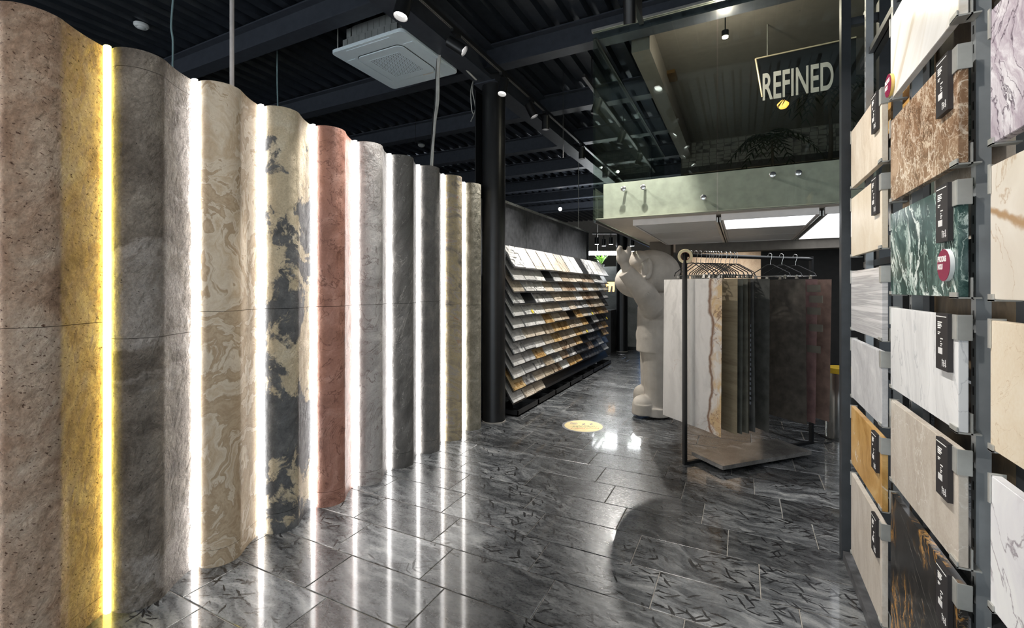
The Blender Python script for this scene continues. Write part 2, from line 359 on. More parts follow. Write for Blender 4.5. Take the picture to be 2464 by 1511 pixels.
for k in range(10):
    y = Y0C+LP*(k-1)
    lab = ('yellow glowing' if k == 1 else 'white glowing')+' vertical light strip between the '+['two pinkish brown columns', 'pinkish brown and grey brown columns', 'grey brown and beige swirled columns', 'beige swirled and gold blotched columns', 'gold blotched and copper red columns', 'copper red and pale grey columns', 'pale grey and charcoal columns', 'charcoal and brown grey columns', 'brown grey and multicolour columns', 'multicolour and olive grey columns'][k]
    root = thing('led_light_strip', (XW, y, 0), lab, 'light', 'vertical light strips between the columns')
    MB().box(XW-.03, XW-.006, y-.0125, y+.0125, 0, HC).build('channel', satin, root)
    em = emis('warm yellow diffuser', (1, .80, .16), LED_POWER*.8) if k == 1 else emis('cool white diffuser', (1, .965, .94), LED_POWER)
    MB().prism([(XW-.005, y-.0118), (XW+.012, y-.0118), (XW+.0195, y-.007), (XW+.0215, y), (XW+.0195, y+.007), (XW+.012, y+.0118), (XW-.005, y+.0118)], .001, HC+.004).build('diffuser', em, root, smooth=True)
struct(MB().box(XW-.16, XW-.032, Y0C-LP*2, Y0C+LP*9, 0, HC-.01).build('wall_partition', wall_dark), 'partition behind the fluted stone columns')

# ================================================================== PILLARS
def pillar(x, y, label):
    p = thing('steel_pillar', (x, y, 0), label, 'pillar')
    MB().cyl((x, y, .012), (x, y, 3.67), .127, seg=40).build('shaft', black_steel, p, smooth=True)
    MB().cyl((x, y, 0), (x, y, .012), .131, seg=40).build('base_ring', grout, p, smooth=True)
    MB().box(x-.16, x+.10, y-.15, y+.15, 3.655, 3.669).build('cap_plate', beam_paint, p)
    return p
p1 = pillar(-2.43, 4.38, 'round black steel pillar between the fluted columns and the sample rack')
MB().box(-2.585, -2.575, 4.24, 4.40, 2.45, 3.60).build('side_plate', black_steel, p1)
MB().box(-2.60, -2.56, 4.22, 4.26, 2.40, 2.50).build('bracket', satin, p1)
pillar(-2.47, 10.55, 'round black pillar farther back beside the dark cabinet')

# ================================================================== RIGHT HAND DISPLAY RACK
XP = .50
def marble(name, fn): 
    t = T(name); c, r = fn(t); return t.done(c, r, spec=.5)
def m_beige(a, b, c2, sc=6, st=(1, 1, .35), rough=.35, veinc=None):
    def fn(t):
        w = t.warp(.25, 3, 4)
        c = t.ramp(t.noise(sc, 9, .62, .6, t.vec(st, (14, 0, 0), src=w)), [(.3, a), (.5, b), (.72, c2)])
        c = t.mix(.12, c, t.ramp(t.noise(110, 4, .6), [(.3, .2), (.7, .8)]), 'OVERLAY')
        if veinc: c = t.mix(t.vein(*veinc[:3], 6, w), c, veinc[3])
        return c, rough
    return fn
def m_white_streak(t):
    v = t.vec((1, .5, 2.8), (52, 0, 0)); n = t.noise(3.2, 8, .55, .8, v)
    c = t.ramp(n, [(.34, (.55, .49, .41)), (.42, (.66, .63, .585)), (.55, (.72, .71, .69)), (.8, (.63, .61, .575))]); return c, .25
def m_emperador(t):
    w = t.warp(.22, 9, 6); e = t.voro(10, 'DISTANCE_TO_EDGE', t.vec((1, 1, .6), (30, 0, 0), src=w)); e2 = t.voro(42, 'DISTANCE_TO_EDGE', t.vec((1, 1, .55), (10, 0, 0), (4, 4, 4), src=w))
    c = t.ramp(t.noise(7, 8, .65, .6, w), [(.3, (.10, .055, .030)), (.5, (.22, .13, .075)), (.7, (.38, .26, .17))])
    c = t.mix(t.ramp(e2, [(0, .75), (.055, 0.0)]), c, (.52, .40, .29)); c = t.mix(t.math('MULTIPLY', t.ramp(e, [(0, 1.0), (.045, 0.0)]), t.ramp(t.noise(6, 3), [(.4, .15), (.6, 1.0)])), c, (.74, .64, .52)); c = t.mix(t.math('MULTIPLY', t.vein(7, .02, 1.5, 7, w), .8), c, (.66, .55, .42))
    return t.mix(t.ramp(t.noise(3.2, 4), [(.58, 0.0), (.66, .6)]), c, (.50, .36, .25)), .22
def m_green(t):
    w = t.warp(.16, 5, 6); v = t.vec((1, 1.3, .38), (18, 0, 0), src=w)
    c = t.ramp(t.noise(16, 9, .7, .5, v), [(.3, (.008, .022, .020)), (.5, (.035, .075, .068)), (.7, (.16, .24, .215)), (.85, (.40, .48, .44))])
    c = t.mix(t.vein(3.2, .022, 1.6, 7, v), c, (.72, .79, .75)); c = t.mix(t.math('MULTIPLY', t.vein(8.5, .022, 1.2, 6, v), .8), c, (.46, .57, .52)); return c, .2
def m_carrara(t):
    v = t.vec((1, 1.6, .32), (12, 0, 0), src=t.warp(.15, 3, 4)); c = t.ramp(t.noise(5, 9, .6, .8, v), [(.3, (.56, .56, .57)), (.48, (.72, .72, .72)), (.7, (.79, .79, .79))])
    return t.mix(t.math('MULTIPLY', t.vein(4.4, .012, 1.2, 7, v), .55), c, (.34, .35, .38)), .25
def m_portoro(t):
    w = t.warp(.16, 6, 5); v = t.vec((1, 1.5, .5), (14, 0, 0), src=w)
    c = t.ramp(t.noise(12, 8, .6, .4, v), [(.3, (.006, .005, .004)), (.7, (.035, .030, .026))])
    keep = t.ramp(t.noise(3.2, 3), [(.42, 0.0), (.54, 1.0)])
    g = t.mix(1.0, t.vein(3.6, .04, 1.6, 8, v), keep, 'MULTIPLY'); c = t.mix(g, c, (.52, .26, .06))
    c = t.mix(t.math('MULTIPLY', t.mix(1.0, t.vein(9, .016, 1.4, 8, v), keep, 'MULTIPLY'), .8), c, (.40, .25, .10)); return t.mix(t.math('MULTIPLY', t.vein(6, .006, .8, 5, t.vec((1, 2, .4), (60, 0, 0))), .5), c, (.30, .28, .25)), .18
def m_lilac(t):
    w = t.warp(.14, 6, 5); c = t.ramp(t.noise(13, 8, .66, .6, t.vec((1, 1.6, .6), (30, 0, 0), src=w)), [(.32, (.30, .24, .29)), (.48, (.50, .44, .49)), (.62, (.72, .69, .72)), (.8, (.82, .81, .82))])
    return t.mix(t.vein(3.6, .013, 1.6, 8, w), c, (.10, .075, .10)), .2
def m_creamvein(t):
    w = t.warp(.12, 6, 5); c = t.ramp(t.noise(4, 7, .6, .6, w), [(.3, (.62, .55, .46)), (.6, (.71, .65, .565)), (.8, (.76, .71, .63))])
    c = t.mix(t.math('MULTIPLY', t.vein(2.2, .007, 1.2, 6, w), .8), c, (.46, .33, .21))
    s = t.N.new('ShaderNodeSeparateXYZ'); t.L.new(w, s.inputs[0]); l = t.math('ABSOLUTE', t.math('ADD', t.math('SUBTRACT', s.outputs[2], .115), t.math('MULTIPLY', s.outputs[1], -.25)))
    return t.mix(t.ramp(l, [(.006, 1.0), (.016, 0.0)]), c, (.40, .24, .11)), .28
def m_whitepurple(t):
    w = t.warp(.12, 5, 6); c = t.ramp(t.noise(2.6, 8, .6, 1.0, w), [(.3, (.50, .47, .51)), (.42, (.74, .73, .76)), (.55, (.82, .82, .82))])
    return t.mix(t.math('MULTIPLY', t.vein(2.4, .014, 1.6, 8, w), .8), c, (.22, .18, .21)), .22
def m_stripes(t):
    s = t.noise(9, 6, .6, .15, t.vec((.3, .06, 3.4))); c = t.ramp(s, [(.32, (.36, .355, .36)), (.42, (.60, .595, .60)), (.5, (.46, .455, .46)), (.56, (.73, .72, .72)), (.7, (.80, .79, .79))]); return c, .25
def m_gold(t):
    w = t.warp(.2, 5, 5); c = t.ramp(t.noise(6, 9, .66, .8, w), [(.3, (.34, .17, .04)), (.48, (.52, .30, .095)), (.62, (.62, .40, .16)), (.8, (.72, .56, .34))])
    return t.mix(t.ramp(t.noise(10, 6, .65, .6), [(.62, 0.0), (.68, .85)]), c, (.78, .72, .62)), .35
def m_greymottle(t):
    c = t.ramp(t.noise(11, 9, .68, .5, t.vec((1, 1.5, .6), (25, 0, 0), src=t.warp(.15, 5, 4))), [(.3, (.36, .36, .375)), (.5, (.52, .52, .53)), (.7, (.66, .66, .66))]); return c, .4
PM = {
 'beige': marble('warm beige travertine', m_beige((.50, .41, .31), (.64, .555, .45), (.74, .67, .57), 9, (1, 1.4, .35))),
 'cream': marble('pale cream limestone', m_beige((.62, .52, .39), (.71, .62, .49), (.76, .69, .57), 7, (1, 1.2, .6))),
 'stripe': marble('white marble with grey stripes', m_stripes), 'grey': marble('light grey mottled marble', m_greymottle),
 'gold': marble('golden orange travertine', m_gold), 'sand': marble('sand limestone', m_beige((.48, .42, .35), (.58, .52, .45), (.68, .63, .56), 14, (1, 1.6, .3))),
 'streak': marble('white marble with tan streaks', m_white_streak), 'emperador': marble('brown marble with cream vein net', m_emperador),
 'green': marble('green marble with white veins', m_green), 'carrara': marble('white marble with fine grey veins', m_carrara),
 'botticino': marble('greige marble', m_beige((.45, .39, .32), (.55, .49, .42), (.64, .59, .52), 6, (1, 1.4, .4), .25, (3, .006, 1.4, (.70, .66, .60)))),
 'portoro': marble('black marble with gold veins', m_portoro), 'lilac': marble('lilac marble with dark cracks', m_lilac),
 'creamvein': marble('cream marble with one brown vein', m_creamvein), 'yellow': marble('creamy yellow limestone', m_beige((.60, .50, .37), (.70, .60, .46), (.75, .67, .54), 5, (1, 1.1, .8), .4, (7, .004, 1.5, (.55, .42, .28)))),
 'purple': marble('white marble with purple grey veins', m_whitepurple),
 'brown': marble('dark brown marble', m_beige((.05, .035, .022), (.14, .10, .06), (.30, .22, .13), 8, (1, 1.4, .5), .3)),
}
desc = {'beige': 'warm beige travertine', 'cream': 'pale cream limestone', 'stripe': 'white marble with horizontal grey stripes', 'grey': 'light grey mottled marble', 'gold': 'golden orange travertine', 'sand': 'sand coloured limestone', 'streak': 'white marble with tan diagonal streaks', 'emperador': 'brown marble netted with cream veins', 'green': 'dark green marble with white veins', 'carrara': 'white marble with fine grey veins', 'botticino': 'plain greige marble', 'portoro': 'black marble with gold veins', 'lilac': 'lilac marble with dark cracks', 'creamvein': 'cream marble with one brown vein', 'yellow': 'creamy yellow limestone', 'purple': 'white marble with purple grey veins', 'brown': 'dark brown marble'}
colY = {'A': (2.293, 2.868), 'B': (1.5725, 2.1735), 'C': (.80, 1.4025)}
panels = [('A', 1.959, 2.25, 'beige', 1), ('A', 1.612, 1.907, 'cream', 1), ('A', 1.241, 1.537, 'stripe', 0), ('A', .898, 1.195, 'grey', 0), ('A', .56, .85, 'gold', 1), ('A', .10, .507, 'sand', 1),
          ('B', 2.157, 2.457, 'streak', 2), ('B', 1.774, 2.077, 'emperador', 1), ('B', 1.428, 1.728, 'green', 3), ('B', 1.079, 1.378, 'carrara', 1), ('B', .731, 1.031, 'botticino', 1), ('B', .09, .685, 'portoro', 1),
          ('C', 1.773, 2.074, 'lilac', 0), ('C', 1.4256, 1.725, 'creamvein', 0), ('C', 1.09, 1.378, 'yellow', 0), ('C', .734, 1.03, 'purple', 0), ('C', .38, .68, 'brown', 0)]
rack = thing('panel_display_rack', (.58, 1.9, 0), 'dark steel slotted rack carrying the large stone sample panels', 'rack')
for ya in (2.35, 2.80, 1.62, 2.12, .88, 1.36):
    mm = MB(); mm.box(.545, .553, ya-.014, ya+.014, .05, 2.9); mm.box(.553, .575, ya-.014, ya-.011, .05, 2.9); mm.box(.553, .575, ya+.011, ya+.014, .05, 2.9)
    up = mm.build('slotted_upright', rail_steel, rack)
    sl = MB(); z = .12
    while z < 2.85: sl.box(.5442, .5455, ya-.003, ya+.003, z, z+.022); z += .05
    sl.build('slots', black_rubber, up)['kind'] = 'stuff'
for z in (.06, .55, 1.05, 1.56, 2.10, 2.60, 2.88):
    MB().box(.576, .606, .5, 3.0, z, z+.03).build('crossbar', dark_steel, rack)
ef = thing('rack_end_frame', (.59, 3.015, 0), 'tall dark steel end frame of the stone panel rack', 'frame')
MB().box(.478, .520, 2.985, 3.045, .0, 3.3).build('end_post', dark_steel, ef)
MB().box(.640, .70, 2.985, 3.045, .0, 3.3).build('end_post', dark_steel, ef)
MB().box(.52, .64, 3.0, 3.03, 2.86, 2.9).build('end_rail', dark_steel, ef)
for ya, yb in ((1.40, 1.585), (.3, .80)): MB().box(.612, .618, ya, yb, .05, 3.2).build('back_sheet', dark_steel, rack)
MB().box(.607, .611, 2.155, 2.32, .05, 3.2).build('back_sheet', dark_steel, rack)
tag(MB().box(.483, .70, .3, 2.98, .0, .045).build('rack_plinth', plain('worn dark plinth steel', (.11, .11, .115), .5, .4, .5, .5)), 'worn dark steel plinth on the floor under the stone panel rack', 'plinth')
MB().cyl((.606, 1.44, 1.585), (.588, 1.44, 1.585), .012, seg=14).build('bolt', chrome, rack)
for z, y in ((2.60, 2.62), (2.30, 2.55)): MB().box(.556, .58, 2.2, 2.97, z, z+.028).build('hook_bar', dark_steel, rack)
def corner_clip(mb, y, yo, z0, z1, lip=.030):   # strap wrapping the end edge of a panel
    s = 1 if yo > y else -1
    mb.box(XP-.0035, XP-.0005, min(y, y-s*lip), max(y, y-s*lip), z0, z1)
    mb.box(XP-.0035, .527, min(y, y+s*.003)+s*.0005, max(y, y+s*.003)+s*.0005, z0, z1)
for c, z0, z1, kind, extra in panels:
    ya, yb = colY[c]
    root = thing('stone_sample_panel', (XP+.01, (ya+yb)/2, z0), desc[kind]+' sample panel on the steel rack', 'stone panel', 'large stone panels on the display rack')
    pb = MB().box(XP, XP+.02, ya, yb, z0, z1).build('slab', PM[kind], root, bevel=.0012)
    mb = MB(); corner_clip(mb, ya, ya-1, z1-.062, z1+.004); mb.build('edge_clip', satin, root, bevel=.0008)
    mb = MB(); corner_clip(mb, yb, yb+1, z1-.062, z1+.004, .006); mb.build('edge_clip', satin, root)
    mb = MB(); mb.box(XP-.004, XP-.0005, ya-.002, ya+.045, z0-.004, z0+.012); mb.box(XP-.004, .545, ya-.002, ya+.045, z0-.0045, z0-.0005); mb.box(XP+.024, XP+.028, ya-.002, ya+.03, z0-.0045, z0+.05); mb.build('corner_bracket', satin, root)
    mb = MB(); mb.box(XP-.004, XP-.0005, yb-.02, yb+.002, z0-.004, z0+.012); mb.box(XP-.004, .545, yb-.02, yb+.002, z0-.0045, z0-.0005); mb.build('corner_bracket', satin, root)
    if extra in (1, 3):
        y0 = ya+.030; w = .082 if c == 'B' else .080; zt = z1+.004; hh = .155
        tg = MB().box(XP-.012, XP-.0005, y0, y0+w, zt-hh, zt).build('name_tag', tag_black, root)
        pr = MB(); X0 = XP-.0126; X1 = XP-.0119
        def bar(a, b, h0, h1): pr.box(X0, X1, y0+w*(1-b), y0+w*(1-a), zt-hh*h1, zt-hh*h0)
        for i in range(12): bar(.06+i*.072, .06+i*.072+.05, .05, .066)
        for i, (h, l) in enumerate(((.15, .36), (.185, .30), (.215, .34), (.25, .25))): bar(.18, .18+l, h, h+.020)
        for i, (h, l) in enumerate(((.33, .2), (.36, .12), (.44, .2), (.49, .06), (.53, .14), (.565, .08))): bar(.42 if i > 1 else .2, (.42 if i > 1 else .2)+l, h, h+.018)
        for i in range(9): bar(.22+i*.04, .22+i*.04+(.026 if i % 3 else .015), .61, .72)
        for i in range(3): bar(.55+.13*i, .58+.13*i, .80+.02*(i % 2), .93); bar(.52+.1*i, .70+.1*i, .82+.04*i, .828+.04*i)
        pr.build('lettering', white_print, tg)
    if extra in (2, 3):
        yc, zc = (yb-.012, z0+.052) if extra == 2 else (ya+.062, z1-.215)
        R = .044 if extra == 3 else .042
        st = MB().cyl((XP-.010, yc, zc), (XP-.0005, yc, zc), R, seg=36).build('round_badge', white_plastic if extra == 3 else plain('gold rim', (.7, .5, .15), .4), root, smooth=True)
        MB().cyl((XP-.0112, yc, zc), (XP-.0101, yc, zc), R*.985, seg=36).build('badge_face', plain('wine red print', (.21, .018, .055), .3), st)
        M = frame_matrix((XP-.0117, yc, zc), (0, -1, 0), (0, 0, 1))
        text_mesh('lettering', 'PRODUS\nNOU', .021, white_print, M @ Matrix.Translation((-R*.86, .006, 0)), st, .72, .0006, 'LEFT', .0002)
# panels on the reverse face of the rack, seen through the gaps
revs = [('brown', 1.75, 2.05, 'A'), ('botticino', 1.60, 1.90, 'B'), ('brown', 1.18, 1.48, 'B'), ('gold', 2.12, 2.42, 'A'), ('gold', 1.65, 1.95, 'C'), ('brown', .86, 1.16, 'B'), ('brown', 1.22, 1.50, 'C'), ('sand', .98, 1.2, 'C'), ('brown', 2.2, 2.5, 'B'), ('grey', .45, .75, 'B')]
for kind, z0, z1, c in revs:
    ya, yb = colY[c]
    over = [p[3] for p in panels if p[0] == c and p[1] < (z0+z1)/2+.09][0] if 0 else min((p for p in panels if p[0] == c), key=lambda p: abs((p[1]+p[2])/2-(z0+z1)/2-.15))[3]
    root = thing('stone_sample_panel', (.63, (ya+yb)/2, z0), desc[kind].split(' with')[0]+' panel on the rack reverse behind the '+desc[over], 'stone panel', 'stone panels on the reverse of the rack')
    MB().box(.620, .640, ya+.02, yb-.02, z0, z1).build('slab', PM[kind], root)
    MB().box(.607, .645, ya+.08, ya+.11, z0-.005, z0+.02).build('corner_bracket', satin, root)

# ================================================================== MOSAIC SAMPLE RACK
RX0, RY0, RY1 = -2.72, 4.60, 8.72
sr = thing('mosaic_rack', (-2.6, 6.6, 0), 'long black steel rack of twelve tilted tray rows full of mosaic samples', 'rack')
for ya, yb in ((RY0, 5.86), (5.865, 7.3), (7.305, RY1)): MB().box(RX0-.02, RX0, ya, yb, .05, 2.545).build('back_panel', plain('hot rolled black steel', (.10, .105, .115), .42, .3, .5, .35), sr)
mm = MB(); mm.box(RX0-.03, RX0+.025, RY0, RY1+.01, 2.545, 2.575); mm.build('top_rail', pale_metal, sr)
rv = MB(); y = RY0+.1
while y < RY1: rv.cyl((RX0+.0255, y, 2.56), (RX0+.028, y, 2.56), .006, seg=8); y += .26
rv.build('rivets', black_rubber, sr)
MB().box(RX0-.03, RX0+.02, RY1, RY1+.02, .03, 2.56).build('end_post', dark_steel, sr)
US, UN = Vector((-.53, 0, .848)), Vector((.848, 0, .53))
XF, ZF0, DZ = -2.305, 1.685, .1405
for r in range(12):
    zf = ZF0-DZ*r; o = Vector((XF, 0, zf))
    mb = MB(); mb.obox(o+Vector((0, (RY0+RY1)/2, 0))+US*.165-UN*.004, (0, 1, 0), US, UN, (RY1-RY0)/2, .165, .002)
    mb.obox(o+Vector((0, (RY0+RY1)/2, 0))-US*.004+UN*.004, (0, 1, 0), US, UN, (RY1-RY0)/2, .002, .010)
    mb.build('tray_row', black_steel, sr)
for i in range(7):
    y = RY0+.3+i*.6
    mb = MB(); mb.box(RX0, -2.56, y-.008, y+.008, .1, 1.9); mb.build('tray_support', black_steel, sr)
for i in range(7):
    ya = RY0+.02+i*.59; yb = ya+.57; mb = MB()
    mb.box(-2.26, -2.25, ya, yb, .012, .075); mb.box(-2.60, -2.25, ya, ya+.012, .012, .07); mb.box(-2.60, -2.25, yb-.012, yb, .012, .07); mb.box(-2.60, -2.25, ya, yb, .012, .02)
    mb.box(-2.45, -2.252, ya+.27, ya+.275, .02, .09)
    mb.build('base_tray', black_steel, sr)
MB().box(-2.66, -2.28, RY0+.05, RY1-.05, 0, .012).build('foot_rail', black_steel, sr)
def mosaic_mat(name, stops, rough=.35, sc=16):
    t = T(name, rnd=True); n = t.voro(sc, 'F1', out='Color'); s = t.N.new('ShaderNodeSeparateColor'); t.L.new(n, s.inputs[0])
    f = t.math('ADD', t.math('MULTIPLY', s.outputs[0], .55), t.math('MULTIPLY', t.noise(22, 6, .65, .4), .5))
    return t.done(t.ramp(f, stops), rough, spec=.5)
MOS = [('white marble', mosaic_mat('white mosaic', [(.2, (.55, .54, .52)), (.5, (.72, .71, .69)), (.8, (.80, .79, .77))])),
       ('light grey', mosaic_mat('light grey mosaic', [(.2, (.34, .34, .34)), (.5, (.46, .46, .46)), (.8, (.60, .60, .60))])),
       ('cream beige', mosaic_mat('beige mosaic', [(.2, (.46, .38, .29)), (.5, (.60, .52, .42)), (.8, (.70, .63, .53))])),
       ('brown mixed', mosaic_mat('brown mosaic', [(.2, (.10, .06, .035)), (.45, (.25, .16, .10)), (.6, (.45, .34, .24)), (.8, (.62, .52, .41))])),
       ('grey and white', mosaic_mat('grey white mosaic', [(.2, (.16, .16, .17)), (.45, (.38, .38, .38)), (.55, (.70, .70, .69)), (.8, (.78, .77, .76))])),
       ('rusty gold', mosaic_mat('gold mosaic', [(.2, (.25, .13, .04)), (.5, (.50, .31, .12)), (.8, (.66, .50, .28))])),
       ('dark charcoal', mosaic_mat('charcoal mosaic', [(.2, (.012, .012, .013)), (.5, (.04, .04, .042)), (.8, (.11, .11, .11))])),
       ('tan travertine', mosaic_mat('tan mosaic', [(.2, (.30, .23, .16)), (.5, (.44, .35, .26)), (.8, (.58, .49, .38))]))]
VAR = ['square chip', 'brick pattern', 'long strip', 'small chip', 'staggered plank', 'smooth tile', 'split face']
def sample_mesh(var, mat, key):
    m = MB(); W2 = .1445; Ln = .305; rr = random.Random(var*31+5)
    def chip(a0, a1, b0, b1, h):
        P = []
        for c in (.0005, h):
            for a, b in ((a0, b0), (a1, b0), (a1, b1), (a0, b1)): P.append(Vector((0, a, 0))+US*b+UN*c)
        m.quadbox(P)
    chip(-W2, W2, 0, Ln, .007)
    if var in (0, 3):
        n = 5 if var == 0 else 9; d = 2*W2/n; e = Ln/n
        for i in range(n):
            for j in range(n): chip(-W2+i*d+.0012, -W2+(i+1)*d-.0012, j*e+.0012, (j+1)*e-.0012, .011+rr.random()*.002)
    elif var == 1:
        for j in range(7):
            e = Ln/7; off = (j % 2)*.05; a = -W2-off
            while a < W2:
                x0, x1 = max(a, -W2)+.001, min(a+.1, W2)-.001
                if x1-x0 > .008: chip(x0, x1, j*e+.0012, (j+1)*e-.0012, .011+rr.random()*.003)
                a += .1
    elif var == 2:
        a = -W2
        while a < W2-.005:
            w = rr.choice((.02, .03, .045)); chip(a+.001, min(a+w, W2)-.001, 0, Ln, .010+rr.random()*.005); a += w
    elif var == 4:
        for i in range(6):
            d = 2*W2/6; b = -rr.random()*.08
            while b < Ln:
                b0, b1 = max(b, 0)+.001, min(b+.11, Ln)-.001
                if b1-b0 > .01: chip(-W2+i*d+.001, -W2+(i+1)*d-.001, b0, b1, .010+rr.random()*.005)
                b += .11
    elif var == 5: 
        for j in range(3): chip(-W2, W2, j*Ln/3+.001, (j+1)*Ln/3-.001, .012)
    else:
        for j in range(9):
            a = -W2
            while a < W2-.006:
                w = rr.uniform(.03, .08); chip(a+.0006, min(a+w, W2)-.0006, j*Ln/9+.0006, (j+1)*Ln/9-.0006, .010+rr.random()*.014); a += w
    return m.mesh('mosaic_sheet_'+key, mat)
cache = {}
rr = random.Random(11)
yellow_dot = plain('yellow sticker', (.75, .62, .05), .5)
dots = {(4, 1), (5, 9), (7, 8), (6, 12)}
for r in range(12):
    for i in range(13):
        if r == 11 and i > 2: continue
        if r == 10 and i > 5 and rr.random() < .35: continue
        if rr.random() < .03: continue
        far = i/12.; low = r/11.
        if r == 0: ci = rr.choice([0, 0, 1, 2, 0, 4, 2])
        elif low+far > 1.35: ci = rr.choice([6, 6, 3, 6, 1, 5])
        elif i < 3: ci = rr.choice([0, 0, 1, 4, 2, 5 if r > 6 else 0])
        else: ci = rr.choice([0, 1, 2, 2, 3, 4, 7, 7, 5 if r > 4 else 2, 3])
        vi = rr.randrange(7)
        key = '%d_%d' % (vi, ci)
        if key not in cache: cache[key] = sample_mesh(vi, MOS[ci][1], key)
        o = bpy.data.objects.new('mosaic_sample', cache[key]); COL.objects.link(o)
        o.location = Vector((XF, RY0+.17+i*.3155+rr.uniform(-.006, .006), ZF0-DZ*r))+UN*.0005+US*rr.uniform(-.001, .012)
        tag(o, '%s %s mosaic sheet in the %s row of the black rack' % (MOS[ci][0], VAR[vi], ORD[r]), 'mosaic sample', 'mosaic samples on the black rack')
        if (r, i) in dots:
            o['label'] = '%s %s mosaic with yellow dot in the %s row of the black rack' % (MOS[ci][0], VAR[vi], ORD[r])
            c0 = US*.03+UN*.022+Vector((0, .05, 0))
            d = MB().cyl(c0, c0+UN*.002, .028, seg=18).build('price_dot', yellow_dot, None); d.parent = o; d.location = (0, 0, 0)

# ================================================================== MEZZANINE
ZS, ZST, YG, XG = 2.10, 2.43, 4.135, -1.237      # slab soffit, slab top, glass face, glass corner
sl = struct(MB().box(XG+.075, 5.9, YG+.085, 8.6, ZS+.002, ZST).build('floor_mezzanine', slab_concrete), 'mezzanine slab edge behind the glass')
struct(MB().box(XG+.02, 5.9, YG+.02, 8.6, ZS-.006, ZS+.001).build('ceiling_soffit', soffit_beige), 'beige soffit under the mezzanine')
def glass_mat():
    m = bpy.data.materials.new('greenish balustrade glass'); m.use_nodes = True; nt = m.node_tree; nt.nodes.clear()
    out = nt.nodes.new('ShaderNodeOutputMaterial'); tr = nt.nodes.new('ShaderNodeBsdfTransparent'); gl = nt.nodes.new('ShaderNodeBsdfGlossy'); mx = nt.nodes.new('ShaderNodeMixShader'); fr = nt.nodes.new('ShaderNodeFresnel')
    tr.inputs[0].default_value = (.92, .958, .930, 1); gl.inputs[0].default_value = (.9, 1, .96, 1); gl.inputs['Roughness'].default_value = .005; ge = nt.nodes.new('ShaderNodeNewGeometry'); mr = nt.nodes.new('ShaderNodeMapRange'); mr.inputs['To Min'].default_value = 1.45; mr.inputs['To Max'].default_value = 1/1.45
    nt.links.new(ge.outputs['Backfacing'], mr.inputs['Value']); nt.links.new(mr.outputs[0], fr.inputs[0])     # thin pane: both faces reflect alike, no inner total reflection
    nt.links.new(fr.outputs[0], mx.inputs[0]); nt.links.new(tr.outputs[0], mx.inputs[1]); nt.links.new(gl.outputs[0], mx.inputs[2]); nt.links.new(mx.outputs[0], out.inputs[0]); return m
GLASS = glass_mat(); ZG0, ZG1 = 2.085, 3.835
gb = thing('glass_balustrade', (XG, YG, ZG0), 'tall frameless glass balustrade hung on the mezzanine edge with steel buttons', 'balustrade')
gs = thing('glass_balustrade', (XG, 6.2, ZG0), 'side glass balustrade running back along the mezzanine edge beside the statue', 'balustrade')
for xa, xb in ((XG, -.185), (-.175, 1.45), (1.46, 3.2)): MB().box(xa, xb, YG, YG+.016, ZG0, ZG1).build('glass_pane', GLASS, gb)
for ya, yb in ((YG+.018, 6.2), (6.21, 8.4)): MB().box(XG, XG+.016, ya, yb, ZG0, 3.775).build('glass_pane', GLASS, gs)
mm = MB(); mm.box(XG-.012, 3.2, YG-.012, YG+.028, ZG1, ZG1+.022); mm.build('top_channel', satin, gb)
mm = MB(); mm.box(XG-.012, XG+.028, YG+.03, 8.4, 3.775, 3.797); mm.build('top_channel', plain('black channel', (.02, .02, .02), .4), gs)
mm = MB(); mm.box(XG-.004, XG+.02, YG+.03, 8.4, ZG0-.02, ZG0); mm.build('bottom_channel', dark_steel, gs)
for u, v in ((1501, 455), (1548, 451), (1693, 476), (1859, 421), (1921, 417)):
    p = on_y(u, v, YG)
    k = MB().lathe((p.x, YG-.001, p.z), [(.0, .0), (.021, .0), (.0235, .003), (.0235, .016), (.019, .019), (0.002, .019)], 24, (0, -1, 0)).build('stand_off_button', chrome, gb, smooth=True)
    MB().cyl((p.x, YG+.018, p.z), (p.x, YG+.086, p.z), .012, seg=12).build('stand_off_rod', chrome, k)
# light boxes under the slab
zb0, zb1 = 2.04, 2.094
lit = emis('lit opal panel', (.93, .96, 1), 1.15); unlit = plain('unlit opal panel', (.86, .86, .85), .5, 0, .4, .03)
frame_w = plain('white enamel frame', (.86, .82, .79), .5, 0, .4, .04)
secs = [(-.914, -.20, (0, 0, 0), 'three unlit panels beside the statue'), (-.16, .55, (1, 0, 0), 'one lit and two unlit panels over the hanging sheets'), (.59, 1.30, (1, 1, 1), 'three lit panels beside the display rack'), (1.34, 2.05, (1, 1, 0), 'two lit panels behind the display rack')]
for xa, xb, st, lab in secs:
    root = thing('ceiling_light_box', ((xa+xb)/2, 5.4, zb0), 'shallow white ceiling light box with '+lab, 'light box', 'light boxes under the mezzanine')
    mm = MB(); mm.box(xa, xb, 4.34, 4.36, zb0, zb1); mm.box(xa, xb, 6.44, 6.46, zb0, zb1); mm.box(xa, xa+.02, 4.36, 6.44, zb0, zb1); mm.box(xb-.02, xb, 4.36, 6.44, zb0, zb1); mm.build('frame', frame_w, root)
    for j in range(3):
        ya = 4.362+j*.6927; MB().box(xa+.022, xb-.022, ya+.008, ya+.685, zb0+.004, zb0+.016).build('opal_panel', lit if st[j] else unlit, root)
for i, x in enumerate((-.18, .57, 1.32)):
    mm = MB(); mm.box(x-.016, x-.006, 4.36, 6.44, zb0-.012, zb0+.03); mm.box(x+.006, x+.016, 4.36, 6.44, zb0-.012, zb0+.03)
    tag(mm.build('suspension_rail', satin), 'twin metal rail between the light boxes, '+['beside the unlit one', 'beside the fully lit one', 'behind the display rack'][i], 'rail')
